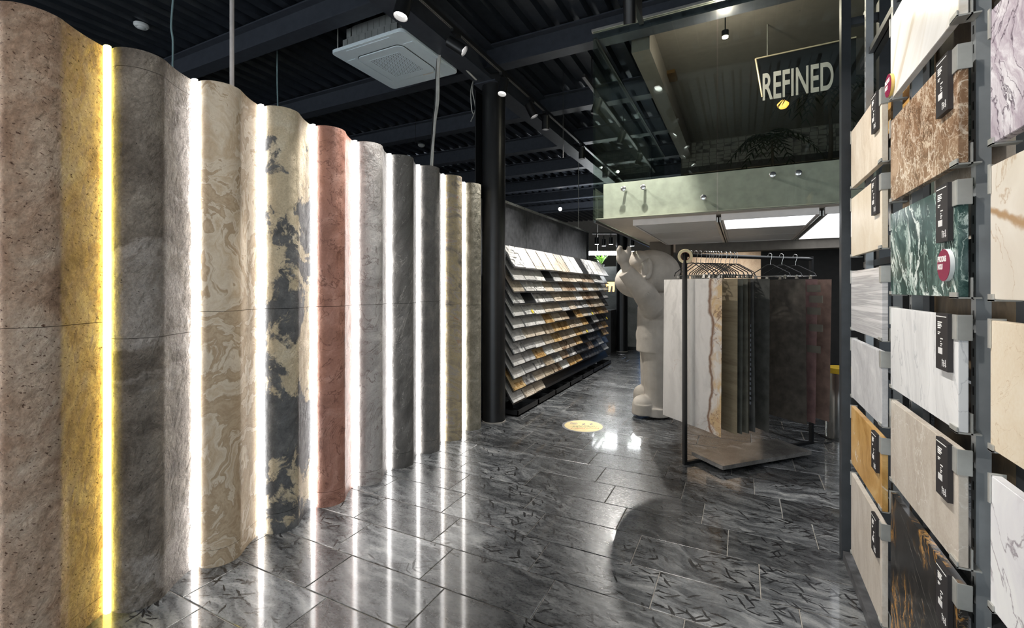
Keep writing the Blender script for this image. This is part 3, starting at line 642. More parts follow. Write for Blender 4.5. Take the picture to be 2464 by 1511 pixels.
struct(MB().box(-.80, 5.9, 6.50, 6.75, 1.93, 2.094).build('trim_downstand', plain('brown grey downstand', (.16, .145, .125), .8, 0, .3)), 'downstand beam under the mezzanine')
c = thing('stub_column', (-1.0, 6.63, 0), 'brown grey column behind the statue carrying the mezzanine', 'column')
MB().box(-1.0-.14, -1.0+.14, 6.5, 6.78, 0, 2.094).build('shaft', MC['brown grey downstand'], c, bevel=.004)
# added lamps, put in to brighten the travertine wall
for i, x in enumerate((-.6, -.1)):
    ww = thing('wall_washer', (x, 7.75, 2.09), ['small ceiling wall washer nearer the statue lighting the travertine wall', 'small ceiling wall washer lighting the travertine wall behind the garment rail'][i], 'lamp')
    dd = (Vector((x, 8.6, 1.3))-Vector((x, 7.75, 2.03))).normalized(); q = Vector((x, 7.75, 2.04))
    MB().cyl((x, 7.75, 2.05), (x, 7.75, 2.092), .008, seg=8).build('stem', black_steel, ww); MB().lathe(q-dd*.04, [(0, 0), (.03, 0), (.032, .08), (.027, .08), (.026, .06), (0, .06)], 18, dd).build('housing', black_steel, ww, smooth=True)
    MB().lathe(q+dd*.022, [(0, 0), (.024, 0), (.024, .002), (0, .002)], 16, dd).build('lens', emis('spot lens', (1, .97, .93), 8), ww)
    ld = bpy.data.lights.new('washer_beam', 'SPOT'); ld.energy = 16; ld.spot_size = math.radians(110); ld.spot_blend = .7; ld.color = (1, .93, .82); ld.shadow_soft_size = .025
    lo = bpy.data.objects.new('washer_beam', ld); COL.objects.link(lo); lo.parent = ww; lo.location = q+dd*.045-Vector((x, 7.75, 2.09)); lo.rotation_euler = dd.to_track_quat('-Z', 'Y').to_euler()
# walls under the mezzanine
trav = rough_stone('brown travertine wall cladding', [(.3, (.34, .25, .18)), (.5, (.46, .36, .27)), (.7, (.56, .46, .36))], 3, 1.2, (1, 1, .35), bump=.15, bscale=20, layers=.2)
struct(MB().box(-.95, .40, 8.6, 8.75, 0, 2.09).build('wall_travertine', trav), 'brown travertine wall behind the hanging sheets')
struct(MB().box(.24, 5.9, 7.2, 7.35, 0, 2.09).build('wall_under_mezzanine', wall_dark), 'dark wall under the mezzanine')
# upper room
struct(MB().box(-.78, 5.9, 4.45, 8.6, 3.985, 4.0).build('ceiling_upper', plaster_grey), 'grey plaster ceiling over the mezzanine')
struct(MB().box(-.95, -.78, 4.45, 8.6, 3.72, 4.0).build('trim_bulkhead', plaster_grey), 'bulkhead along the mezzanine ceiling')
def hexwall():
    t = T('small hexagon tiles'); v = t.vec((9, 9, 16)); e = t.voro(1, 'DISTANCE_TO_EDGE', v, rnd=.15)
    return t.done(t.mix(t.ramp(e, [(.02, 0.0), (.06, 1.0)]), (.06, .055, .05), (.20, .19, .17)), .6)
struct(MB().box(-.95, 5.9, 8.5, 8.6, 3.55, 3.985).build('wall_upper_tiled', hexwall()), 'hexagon tiled band of the upper wall')
struct(MB().box(-.95, 5.9, 8.45, 8.6, ZST, 3.55).build('wall_upper', plain('black slatted wall', (.014, .013, .012), .5)), 'dark wall of the upper floor')
for i, z in enumerate((3.42, 3.22, 3.02, 2.84)):
    tag(MB().box(-.9, 2.2, 8.40, 8.43, z, z+.012).build('shelf_rail', plain('bronze rail', (.16, .13, .09), .4, .6)), 'thin bronze rail, %s from the top, on the dark upper wall' % ORD[i], 'rail', 'thin rails upstairs')
for i, x in enumerate((1.05, 1.35)):
    tag(MB().box(x, x+.22, 5.0, 5.03, 2.44, 3.15-.1*i).build('leaning_slab', plaster_grey if i else plain('pale leaning slab', (.4, .39, .37), .6)), ['pale', 'grey'][i]+' stone slab standing upstairs behind the glass', 'slab')
# sign
SY = 5.0
sg = thing('sign_board', on_y(1900, 230, SY), 'black sign board with grey letters reading REFINED behind the glass', 'sign')
A, B_, C_, D_ = on_y(1818, 142, SY), on_y(1834, 234, SY), on_y(2060, 199, SY), on_y(2060, 90, SY)
mb = MB(); P = [A, B_, C_, D_]; mb.quadbox([p+Vector((0, .0, 0)) for p in (B_, C_)]+[p+Vector((0, .03, 0)) for p in (C_, B_)]+[A, D_, D_+Vector((0, .03, 0)), A+Vector((0, .03, 0))]); mb.build('board', plain('gloss black board', (.008, .008, .008), .2), sg)
for q in (A+Vector((.1, .015, -.01)), D_+Vector((-.05, .015, -.01))): MB().cyl(q, (q.x, q.y, 3.984), .005, seg=6).build('hanger_wire', satin, sg)
lit_edge = plain('brass edge', (.62, .52, .36), .4, .3)  # pale colour painted for the light on the board's edges
MB().tube([A+Vector((0, -.006, 0)), D_+Vector((0, -.006, 0))], .007, 6).build('edge_trim', lit_edge, sg); MB().tube([A+Vector((0, -.006, 0)), B_+Vector((0, -.006, 0))], .009, 6).build('edge_trim', lit_edge, sg)
pL, pR = on_y(1838, 205, SY), on_y(1996, 190, SY); pc = on_y(1917, 200, SY)
M = frame_matrix((pc.x, SY-.004, (pL.z+pR.z)/2-.01), (1, 0, 0), (0, 0, 1))
lt = text_mesh('lettering', 'REFINED', .36, plain('pale grey lettering', (.62, .60, .57), .6), M, sg, .415, .006)
# upstairs plants, lamps
leafm = plain('dark palm leaf', (.012, .022, .010), .5, 0, .4, .3); trunkm = plain('palm trunk', (.05, .04, .03), .8)
def palm(x, y, z, h, n, label):
    r = thing('potted_palm', (x, y, z), label, 'plant', 'palms upstairs'); rn = random.Random(int(x*100))
    MB().lathe((x, y, z), [(.0, 0), (.12, 0), (.16, .28), (.14, .29), (.14, .27), (0, .26)], 20).build('pot', black_rubber, r, smooth=True)
    MB().tube([(x, y, z+.25), (x+.02, y, z+h*.5), (x, y+.02, z+h)], [.025, .02, .015], 8).build('trunk', trunkm, r, smooth=True)
    for i in range(n):
        a = 2*math.pi*i/n+rn.random()*.6; el = rn.uniform(.2, .9); L = rn.uniform(.4, .62); mb = MB(); pts = []
        for k in range(9):
            t = k/8; rad = L*t*math.cos(el*.6); zz = L*(math.sin(el)*t-.85*t*t); pts.append(Vector((x+rad*math.cos(a), y+rad*math.sin(a), z+h+zz)))
        mb.tube(pts, .004, 5)
        side = Vector((-math.sin(a), math.cos(a), 0))
        for k in range(1, 9):
            for s in (-1, 1):
                p = pts[k]; d = (pts[k]-pts[k-1]).normalized(); q = p+side*s*(.15*(1-.5*k/8))+d*.07-Vector((0, 0, .05)); w = d*.012
                b = len(mb.v); mb.v += [tuple(p-w), tuple(p+w), tuple((p+q)/2+w*1.2+Vector((0, 0, .01))), tuple(q), tuple((p+q)/2-w*1.2+Vector((0, 0, .01)))]; mb.f.append((b, b+1, b+2, b+3, b+4))
        mb.build('frond', leafm, r)
palm(.85, 6.0, ZST, 1.25, 13, 'tall dark palm standing behind the REFINED sign')
palm(.35, 6.9, ZST, 1.0, 11, 'shorter dark palm left of the REFINED sign')
def pendant(p, r, label, col):
    t = thing('pendant_lamp', p, label, 'lamp'); x, y, z = p
    MB().lathe(p, [(0.0, .0), (r*.6, 0), (r, .03), (r*1.02, .05), (r*.95, .055), (.02, .09), (.0, .09)], 28).build('shade', emis('amber glass '+label[:5], col, 1.2), t, smooth=True)
    MB().cyl((x, y, z+.088), (x, y, 3.984), .004, seg=6).build('cord', cable_black, t)
ul = on_z(1745, 88, 3.68); us = thing('upper_downlight', ul, 'small bright ceiling lamp upstairs behind the glass', 'lamp')
MB().cyl((ul.x, ul.y, 3.71), (ul.x, ul.y, 3.984), .005, seg=8).build('stem', black_steel, us); MB().lathe((ul.x, ul.y, 3.73), [(0, 0), (.03, 0), (.03, -.05), (0, -.05)], 16).build('housing', black_steel, us); MB().lathe((ul.x, ul.y, 3.68), [(0, 0), (.024, 0), (.024, -.01), (0, -.012)], 16).build('bulb', emis('warm bulb', (1, .8, .55), 12), us)
ld = bpy.data.lights.new('bulb_glow', 'POINT'); ld.energy = 9; ld.color = (1, .86, .7); ld.shadow_soft_size = .03; lo = bpy.data.objects.new('bulb_glow', ld); COL.objects.link(lo); lo.parent = us; lo.location = Vector((ul.x, ul.y, 3.64))-ul
pendant(tuple(on_y(1925, 10, 4.9)), .11, 'large amber and green glass pendant lamp upstairs', (.85, .62, .12))
pendant(tuple(on_y(1884, 260, 6.2)), .06, 'small orange pendant lamp below the REFINED sign', (.9, .40, .05))

ch = thing('loop_chandelier', on_y(1602, 60, 5.6), 'bronze chandelier of long hanging wire loops upstairs behind the glass', 'chandelier'); bz = plain('dark bronze wire', (.20, .12, .05), .4, .6)
for i, (du, v1, w) in enumerate(((-18, 150, .05), (-10, 172, .07), (-2, 165, .04), (5, 178, .06), (12, 150, .07), (18, 160, .04))):
    tp, bt = on_y(1602+du, 66, 5.6+.03*i), on_y(1602+du, v1, 5.6+.03*i); tp.z = 3.95; hh = (tp.z-bt.z)/2; mid = (tp+bt)/2; mid.z = bt.z+hh
    MB().tube([mid+Vector((w*math.cos(t)*(.6+.4*math.sin(t*2)), .02*math.sin(t*3), hh*math.sin(t))) for t in [2*math.pi*k/28 for k in range(28)]], .005, 6, True).build('wire_loop', bz, ch, smooth=True)
MB().box(on_y(1580, 66, 5.6).x, on_y(1625, 66, 5.6).x, 5.55, 5.8, 3.945, 3.984).build('ceiling_plate', bz, ch)

# ================================================================== TRACK AND SPOTLIGHTS
XT, ZT = -2.2, 3.66
tk = thing('light_track', (XT, 5, ZT), 'black spotlight track running beside the long girder', 'track')
MB().box(XT-.018, XT+.018, -1.5, 10.5, ZT, ZT+.034).build('rail', black_steel, tk)
mm = MB(); mm.box(XT-.008, XT-.005, -1.5, 10.5, ZT-.001, ZT); mm.box(XT+.005, XT+.008, -1.5, 10.5, ZT-.001, ZT); mm.build('conductor', satin, tk)
tk2 = thing('light_track', (-.75, 1.5, ZT), 'black spotlight track above the shop front side, facing the stone panels', 'track')
MB().box(-.768, -.732, -1.2, 3.9, ZT, ZT+.034).build('rail', black_steel, tk2)
MB().box(-.756, -.744, -1.2, 3.9, ZT+.034, 4.045).build('hanger', black_steel, tk2)
def spot(x, y, aim, label, power, angle=50, blend=.35, warm=(1, .96, .90), r=.048, L=.17, drop=.12):
    base = Vector((x, y, ZT)); piv = base-Vector((0, 0, drop)); d = (Vector(aim)-piv).normalized()
    s = thing('track_spotlight', base, label, 'spotlight', 'track spotlights')
    MB().box(x-.017, x+.017, y-.06, y+.06, ZT-.028, ZT-.001).build('adapter', black_steel, s)
    MB().tube([base-Vector((0, 0, .028)), piv-d*.02], .008, 8).build('stem', black_steel, s)
    p0, p1 = piv-d*L*.45, piv+d*L*.55
    MB().lathe(p0, [(0, 0), (r*.9, 0), (r, .006), (r, L), (r*.93, L), (r*.86, L-.040), (0, L-.040)], 28, d).build('housing', black_steel, s, smooth=True)
    MB().lathe(p1-d*.038, [(0, 0), (r*.82, 0), (r*.82, .003), (0, .003)], 28, d).build('lens', emis('spot lens', (1, .97, .93), 8), s)
    ld = bpy.data.lights.new('spot_beam', 'SPOT'); ld.energy = power*SPOT; ld.spot_size = math.radians(angle); ld.spot_blend = blend; ld.color = warm; ld.shadow_soft_size = .035
    lo = bpy.data.objects.new('spot_beam', ld); COL.objects.link(lo); lo.parent = s; lo.location = p1+d*.012-base; lo.rotation_euler = d.to_track_quat('-Z', 'Y').to_euler()
    return s
spot(XT, 2.62, (-2.5, 2.1, 1.0), 'black track spotlight beside the ceiling cassette, tilted towards the columns', 120, 46, r=.056, L=.22)
spot(XT, 3.29, (-.1, 4.1, 2.0), 'black track spotlight shining brightly towards the mezzanine edge', 62, 66, .7)
spot(XT, 4.86, (-1.05, 5.35, .9), 'black track spotlight turned from the rack towards the statue', 120, 44, .5)  # extra lamp, added to brighten the statue
spot(XT, 4.17, (-2.35, 3.3, 0), 'black track spotlight just beside the black pillar', 130, 46)
spot(XT, 5.31, (-2.32, 5.5, .8), 'black track spotlight over the start of the mosaic rack', 25, 62, .5)
spot(XT, 6.76, (-2.30, 6.9, .8), 'black track spotlight over the middle of the mosaic rack', 25, 62, .5)
spot(XT, 8.1, (-2.30, 8.0, .8), 'black track spotlight over the far end of the mosaic rack', 30, 62, .5)
spot(XT, 9.0, (-1.2, 6.0, .6), 'far black track spotlight facing back into the room', 120, 60, .5)
tk3 = thing('light_track', (-1.48, 6, ZT), 'black spotlight track beside the mezzanine glass, facing the mosaic rack', 'track')  # track and its three lamps added to light the tray fronts
MB().box(-1.498, -1.462, 4.6, 9.0, ZT, ZT+.034).build('rail', black_steel, tk3)
for y in (4.9, 6.4, 8.0): MB().cyl((-1.48, y, ZT+.034), (-1.48, y, 4.045), .006, seg=8).build('hanger', black_steel, tk3)
for i, y in enumerate((5.1, 6.3, 7.5)):
    spot(-1.48, y, (-2.35, y+.1, .9), 'black track spotlight beside the glass, facing the %s third of the mosaic rack' % ['near', 'middle', 'far'][i], 95, 70, .6)
for i, (y, a) in enumerate(((-.2, (-2.5, .7, 1.1)), (.8, (-2.5, 1.7, 1.2)), (1.9, (-2.5, 3.0, 1.2)))):
    spot(-.75, y, a, 'black track spotlight washing the %s stone columns' % ['pinkish brown', 'beige and gold blotched', 'grey and multicolour'][i], 20, 75, .8)  # added out of view as fill light for the column fronts
for i, (y, a, pw) in enumerate(((.25, (.5, 1.0, 1.4), 60), (1.3, (.5, 1.85, 1.45), 74), (2.5, (.5, 2.6, 1.35), 95))):
    spot(-.75, y, a, 'black track spotlight lighting the %s column of stone panels' % ['nearest', 'middle', 'farthest'][i], pw, 62, .5)
spot(-.75, 3.45, (-1.0, 4.9, .9), 'black track spotlight lighting the statue and the floor sticker', 100, 50, .5)
# far suspended lights
for i, (u, v, t) in enumerate(((1348, 503, 11.5), (1435, 404, 9.0), (1487, 413, 9.6), (1568, 606, 7.4))):
    p = at_t(u, v, t); s = thing('distant_spotlight', p, ['bare bright spotlight high above the mosaic rack, seen end on', 'row of three tiny bright lamps near the glass corner', 'small bright lamp behind the glass corner', 'small bright lamp just above the statue head'][i], 'spotlight')
    d = (Vector((0, 0, EYE))-p).normalized()
    for k in range(3 if i == 1 else 1):
        q = p+Vector((.09*(k-1), 0, 0)) if i == 1 else p; r = .045 if i == 0 else .028
        MB().lathe(q-d*.1, [(0, 0), (r, 0), (r*1.1, .095), (0, .095)], 16, d).build('housing', black_steel, s, smooth=True)
        MB().lathe(q, [(0, -.004), (r, -.004), (r, .002), (0, .002)], 16, d).build('lens', emis('spot lens', (1, .97, .93), 8), s)
    ceilz = 4.05
    MB().cyl(p+Vector((0, 0, .03)), (p.x, p.y, ceilz), .006, seg=6).build('stem', black_steel, s)

# ================================================================== CEILING CASSETTE, DETECTORS, CABLES
ax0, ax1, ay0, ay1, az = -3.443, -2.583, 3.05, 3.92, 3.65
acx, acy = (ax0+ax1)/2, (ay0+ay1)/2
ac = thing('ceiling_cassette', (acx, acy, az), 'white square air conditioning cassette hanging under the black ceiling', 'air conditioner')
ac_face = plain('cassette white plastic', (.78, .88, .93), .35, 0, .5, .03)
def rsq(cx, cy, hx, hy, r, n=6):
    pts = []
    for (sx, sy, a) in ((1, 1, 0), (-1, 1, 90), (-1, -1, 180), (1, -1, 270)):
        for k in range(n+1): t = math.radians(a+90*k/n); pts.append((cx+sx*(hx-r)+r*math.cos(t), cy+sy*(hy-r)+r*math.sin(t)))
    return pts
hx, hy = (ax1-ax0)/2, (ay1-ay0)/2
MB().prism(rsq(acx, acy, hx, hy, .05), az, az+.03).build('face_panel', ac_face, ac, bevel=.004)
gp = MB(); gp.prism(rsq(acx, acy, hx*.645, hy*.645, .07), az-.003, az-.0005); gp.build('groove_seal', plain('dark seal', (.06, .07, .07), .6), ac)
MB().prism(rsq(acx, acy, hx*.63, hy*.63, .065), az-.012, az-.0031).build('return_panel', ac_face, ac, bevel=.002)
ghx, ghy = hx*.42, hy*.42
MB().box(acx-ghx, acx+ghx, acy-ghy, acy+ghy, az-.0128, az-.0122).build('grille_shadow', black_rubber, ac)
gr = MB(); NB = 17
for i in range(NB+1):
    x = acx-ghx+2*ghx*i/NB; gr.box(x-.0048, x+.0048, acy-ghy, acy+ghy, az-.0155, az-.0140)
    y = acy-ghy+2*ghy*i/NB; gr.box(acx-ghx, acx+ghx, y-.0048, y+.0048, az-.0160, az-.0141)
gr.build('grille', ac_face, ac)
for sx, sy in ((1, 0), (-1, 0), (0, 1), (0, -1)):
    lv = MB()
    if sx: lv.box(acx+sx*hx*.80-.055, acx+sx*hx*.80+.055, acy-hy*.6, acy+hy*.6, az-.004, az-.0005)
    else: lv.box(acx-hx*.6, acx+hx*.6, acy+sy*hy*.80-.055, acy+sy*hy*.80+.055, az-.004, az-.0005)
    lv.build('louvre_flap', ac_face, ac, bevel=.0012)
MB().box(acx+hx*.2, acx+hx*.5, acy+hy*.66, acy+hy*.70, az-.0065, az-.0045).build('display_strip', white_print, ac)
bd = MB(); bd.prism(rsq(acx, acy, hx*.86, hy*.86, .12), az+.031, az+.14); bd.prism(rsq(acx, acy, hx*.80, hy*.80, .14), az+.14, az+.25)
bd.build('body', pale_metal, ac)
rb = MB()
for i in range(-4, 5):
    for s in (-1, 1): rb.box(acx+i*.075-.026, acx+i*.075+.026, acy+s*(hy*.86+.003)-.003, acy+s*(hy*.86+.003)+.003, az+.06, az+.125); rb.box(acx+i*.07-.025, acx+i*.07+.025, acy+s*(hy*.80+.003)-.003, acy+s*(hy*.80+.003)+.003, az+.155, az+.235)
rb.build('stiffening_ribs', pale_metal, ac)['kind'] = 'stuff'
for sx in (-1, 1):
    for sy in (-1, 1): MB().cyl((acx+sx*hx*.89, acy+sy*hy*.89, az+.031), (acx+sx*hx*.89, acy+sy*hy*.89, ZD), .006, seg=8).build('hanger_rod', satin, ac)
for u, v, lab in ((340, 66, 'round white smoke detector on the ceiling above the pinkish brown column'), (1014, 352, 'round white smoke detector farther back above the charcoal column')):
    p = on_z(u, v, ZD-.03); s = thing('smoke_detector', (p.x, p.y, ZD), lab, 'smoke detector')
    MB().lathe((p.x, p.y, ZD), [(0, 0), (.062, 0), (.062, -.018), (.05, -.032), (.0, -.034)], 28).build('base', white_plastic, s, smooth=True)
    MB().lathe((p.x, p.y, ZD-.030), [(.0, 0), (.034, 0), (.034, -.006), (.026, -.012), (0, -.013)], 24).build('sensor_head', white_plastic, s, smooth=True)
def cable(name, pts, r, mat, label, n=24):
    pts = [Vector(p) for p in pts]; out = []
    for i in range(len(pts)-1):
        p0, p1, p2, p3 = pts[max(i-1, 0)], pts[i], pts[i+1], pts[min(i+2, len(pts)-1)]
        for k in range(8):
            t = k/8; out.append(.5*((2*p1)+(p2-p0)*t+(2*p0-5*p1+4*p2-p3)*t*t+(3*p1-p0-3*p2+p3)*t**3))
    out.append(pts[-1]); return tag(MB().tube(out, r, 6).build(name, mat, smooth=True), label, 'cable')
tag(MB().cyl((-2.62, 1.62, HC-.02), (-2.62, 1.62, ZD), .012, seg=10).build('conduit_pipe', plain('pale conduit', (.60, .55, .53), .4)), 'pale vertical conduit pipe rising from the beige swirled column', 'pipe')
cable('hanging_cable', [on_x(418, -20, -3.4), on_x(412, 60, -3.4), on_x(416, 100, -3.4), on_x(415, 170, -3.4)], .006, plain('teal grey cable', (.25, .36, .38), .5), 'thin blue grey cable hanging behind the grey brown column')
cable('hanging_cable', [on_x(667, 122, -4.54), on_x(667, 200, -4.54), on_x(669, 272, -4.54)], .007, MC['teal grey cable'], 'thin blue grey cable hanging behind the gold blotched column')
bp = [(1038, 398), (1040, 350), (1046, 290), (1052, 240), (1053, 180), (1058, 120)]
for i, dx in enumerate((-.03, -.008, .012, .028)):
    rn = random.Random(i)
    pts = [on_x(u+rn.uniform(-2, 2)*(1 if 0 < j < 5 else .4), v, -2.60+.012*i)+Vector((0, dx*.6, 0)) for j, (u, v) in enumerate(bp)]
    if i in (1, 2): pts += [pts[-1]+Vector((.03, .08+.03*i, .03)), pts[-1]+Vector((.05, .25, -.02)), pts[-1]+Vector((.10, .50, -.10))]
    cable('bundled_cable', pts, .008 if i else .010, cable_black if i == 0 else cable_grey, ['thick black cable rising from the brown grey column to the cassette', 'pale cable of the bundle beside the thick black cable', 'pale cable looping from the bundle towards the pillar top', 'pale cable on the outside of the bundle over the brown grey column'][i])
for i in range(2):
    cable('loose_cable', [on_x(1140, 190, -2.65), on_x(1133+4*i, 220, -2.65), on_x(1135+9*i, 262, -2.65), on_x(1133+6*(1-i), 280+18*i-6, -2.65)], .006, cable_grey, ['loose pale cable end dangling left of the black pillar', 'second loose pale cable end twisted around the first by the pillar'][i])
for i, (u, v0, v1, x) in enumerate(((1392, 383, 552, -2.69), (1355, 60, 380, -1.9), (1000, 255, 350, -4.2))):
    a, b = on_x(u, v0, x), on_x(u, v1, x); a.z = min(a.z, ZD) if i != 1 else ZD
    b = Vector((a.x, a.y, b.z)); tag(MB().cyl(a, b, .006 if i == 0 else .003, seg=6).build('suspension_wire', satin if i == 0 else cable_black), ['steel wire dropping to the top of the mosaic rack', 'thin black wire hanging between the spotlights', 'thin wire hanging in front of the far ceiling beams'][i], 'wire')

# ================================================================== STATUE
def statue():
    t0 = 5.25; ex = Vector((CA, SA, 0)); ey = Vector((-SA, CA, 0)); O = at_t(1575, 694, t0); O.z = 0; s = t0/F
    def P(u, v, d=0): return (u-1575)*s, d, EYE+(694-v)*s
    mb = MB()
    def rotm(a): return Matrix.Rotation(math.radians(a), 3, 'Y')
    mb.ell(P(1566, 663), (68*s, .30, 55*s), 32, 20)                      # skull
    mb.ell(P(1540, 682, .05), (57*s, .26, 43*s), 28, 18)                 # face and cheeks
    mb.ell(P(1530, 638, -.02), (35*s, .24, 27*s), 24, 14, rotm(-22))     # hair front
    mb.cyl(P(1524, 634), P(1497, 641), 24*s, 4*s, 20)
    mb.cyl(P(1568, 705), P(1570, 740), 30*s, 34*s, 24)                   # neck
    mb.ell(P(1573, 752), (36*s, .22, 38*s), 24, 16)                      # shoulders
    mb.cyl(P(1572, 745), P(1571, 852), 37*s, 39*s, 28)                   # shirt
    mb.ell(P(1556, 815, .02), (23*s, .18, 36*s), 24, 16)                 # belly
    mb.cyl(P(1574, 850, -.04), P(1576, 975, -.06), 30*s, 27*s, 24)        # near leg
    mb.cyl(P(1574, 850, .13), P(1576, 965, .15), 26*s, 24*s, 24)         # far leg
    for d, k in ((-.07, 0), (.17, -14)):
        du = 0 if d < 0 else 16
        mb.ell(P(1541+du, 974+k, d-.02), (24*s, .105, 22*s), 24, 14)
        mb.cyl(P(1541+du, 972+k, d-.02), P(1541+du, 997+k*1.0, d-.02), 24*s, 25*s, 24)
        mb.ell(P(1572+du, 984+k, d), (36*s, .12, 20*s), 24, 14); mb.cyl(P(1575+du, 980+k, d), P(1575+du, 1000+k, d), 32*s, 33*s, 24)
    # raised left arm: sleeve, forearm, hand
    mb.cyl(P(1562, 742, -.14), P(1528, 705, -.28), 30*s, 25*s, 24); mb.ell(P(1560, 742, -.13), (30*s, .15, 32*s), 20, 14)
    mb.cyl(P(1532, 709, -.27), P(1488, 661, -.31), 25*s, 18.5*s, 24)
    mb.cyl(P(1496, 672, -.31), P(1485, 640, -.31), 11*s, 10.5*s, 20)
    mb.ell(P(1483, 631, -.31), (15*s, .07, 18*s), 20, 14)
    for du, dv, dd, r in ((-9, -2, -.03, 5.6), (-5, -6, .0, 5.8), (-1, -5, .03, 5.6)):
        mb.tube([P(1482+du*.6, 628, -.31+dd), P(1479+du*.7, 615, -.31+dd), P(1478+du*.5+2, 606+dv*.3, -.31+dd)], [r*s*1.15, r*s*1.1, r*s*.8], 10)
    mb.tube([P(1490, 634, -.33), P(1495, 619, -.34), P(1495, 606, -.34)], [7*s, 6.4*s, 4.6*s], 10)     # thumb
    # ear
    ec = P(1535, 656, -.35)
    ring = [(ec[0]+math.cos(a)*8*s-math.sin(a)*-2*s, ec[1]+.01*math.cos(a), ec[2]+math.sin(a)*19*s+math.cos(a)*-3*s) for a in [math.radians(k) for k in range(-110, 111, 15)]]
    mb.tube(ring, [.027]*len(ring), 10); mb.ell((ec[0]-.0, ec[1]+.035, ec[2]), (12*s, .035, 21*s), 18, 12)
    me = bpy.data.meshes.new('tmp')
    me.from_pydata([tuple(O+ex*p[0]+ey*p[1]+Vector((0, 0, p[2]))) for p in mb.v], [], mb.f)
    o = bpy.data.objects.new('tmp', me); COL.objects.link(o)
    md = o.modifiers.new('r', 'REMESH'); md.mode = 'VOXEL'; md.voxel_size = .008
    sm = o.modifiers.new('s', 'SMOOTH'); sm.factor = .5; sm.iterations = 3
    dg = bpy.context.evaluated_depsgraph_get(); m2 = bpy.data.meshes.new_from_object(o.evaluated_get(dg)); bpy.data.objects.remove(o)
    zmin = min(v.co.z for v in m2.vertices); m2.transform(Matrix.Translation((-O.x, -O.y, -zmin))); m2.name = 'statue'
    m2.polygons.foreach_set('use_smooth', [True]*len(m2.polygons)); m2.materials.clear()
    t = T('pale sandstone carving'); n = t.noise(8, 6); t.bump(t.math('ADD', t.noise(120, 6, .7), t.math('MULTIPLY', t.noise(16, 4), 1.2)), .35, .004)
    m2.materials.append(t.done(t.ramp(n, [(.3, (.47, .425, .365)), (.7, (.60, .55, .485))]), .85, spec=.2))
    r = bpy.data.objects.new('stone_statue', m2); COL.objects.link(r); r.location = (O.x, O.y, 0)
    return tag(r, 'big headed pale stone statue of a figure with one hand raised', 'statue')
statue()

# ================================================================== GARMENT RACK WITH HANGING STONE SHEETS
PA, PB = Vector((-.42, 4.00, 0)), Vector((.58, 5.07, 0)); RD = (PB-PA).normalized(); RN = Vector((RD.y, -RD.x, 0)); RLn = (PB-PA).length
gk = thing('garment_rack', (PA+PB)/2, 'black steel garment rail carrying hanging stone veneer sheets', 'rack')
for q in (PA, PB): MB().obox(q+Vector((0, 0, .875)), RD, RN, (0, 0, 1), .014, .014, .875).build('post', black_steel, gk)
MB().cyl(PA+Vector((0, 0, 1.725)), PB+Vector((0, 0, 1.725)), .016, seg=14).build('hanging_rail', black_steel, gk, smooth=True)
MB().obox((PA+PB)/2+Vector((0, 0, .012)), RD, RN, (0, 0, 1), RLn/2-.014, .014, .012).build('base_bar', black_steel, gk)
slab_m = rough_stone('dark polished slab', [(.3, (.13, .122, .115)), (.5, (.21, .198, .185)), (.7, (.32, .30, .28))], 5, 1, bump=.03, bscale=20, rough=.12)
ms = MB(); c0 = PA+RD*.64+RN*.08; ms.obox(c0+Vector((0, 0, .0405)), RD, RN, (0, 0, 1), .49, .172, .016)
tag(ms.build('base_slab', slab_m, bevel=.002), 'dark polished stone slab lying across the foot of the garment rail', 'slab')
def onyx():
    t = T('onyx veneer white with rust veins'); w = t.warp(.22, 3, 6)
    c = t.ramp(t.noise(3, 8, .62, 1.0, t.vec((1, 1, .3), src=w)), [(.3, (.40, .385, .355)), (.42, (.56, .535, .50)), (.55, (.68, .65, .61)), (.75, (.60, .565, .52))])
    d = t.N.new('ShaderNodeVectorMath'); d.operation = 'DOT_PRODUCT'; t.L.new(t.warp(.16, 2.6, 6), d.inputs[0]); d.inputs[1].default_value = RN
    sw = t.noise(2.1, 2, vec=t.vec((.2, .2, 1.3)))
    x = t.math('SUBTRACT', d.outputs['Value'], t.math('ADD', .10, t.math('MULTIPLY', sw, .26)))
    side = t.ramp(t.math('ADD', t.math('MULTIPLY', x, 4), .5), [(.42, 0.0), (.60, 1.0)])
    c = t.mix(t.math('MULTIPLY', side, t.ramp(t.noise(6, 7, .6, 1, w), [(.42, .1), (.58, .9)])), c, (.55, .37, .17))
    c = t.mix(t.ramp(t.math('ABSOLUTE', x), [(.004, 1.0), (.022, 0.0)]), c, (.20, .11, .065))
    c = t.mix(t.math('MULTIPLY', side, t.vein(3.2, .012, 1.6, 7, w)), c, (.20, .11, .07))
    c = t.mix(t.math('MULTIPLY', t.mix(1.0, t.vein(1.3, .006, 2.0, 7, w), t.ramp(t.noise(2, 2), [(.5, 0.0), (.6, 1.0)]), 'MULTIPLY'), .8), c, (.34, .16, .09)); return t.done(c, .5)
shm = [onyx(), rough_stone('tan striped veneer', [(.3, (.22, .17, .11)), (.5, (.32, .26, .17)), (.7, (.40, .33, .22))], 6, .4, (.3, .3, 4), bump=.1, bscale=20, layers=.15),
       plain('green grey veneer', (.10, .102, .088), .7, 0, .3, .3), plain('grey olive veneer', (.13, .125, .10), .7, 0, .3, .3), plain('brown black veneer', (.07, .06, .045), .7, 0, .3, .4),
       plain('slate veneer with labels', (.09, .09, .085), .7, 0, .3, .3), plain('charcoal veneer', (.085, .084, .076), .7, 0, .3, .3), plain('dark umber veneer', (.08, .068, .056), .75, 0, .3, .35), plain('dusty pink veneer', (.23, .135, .125), .75, 0, .3, .25), plain('rose brown veneer', (.22, .145, .115), .75, 0, .3, .25)]
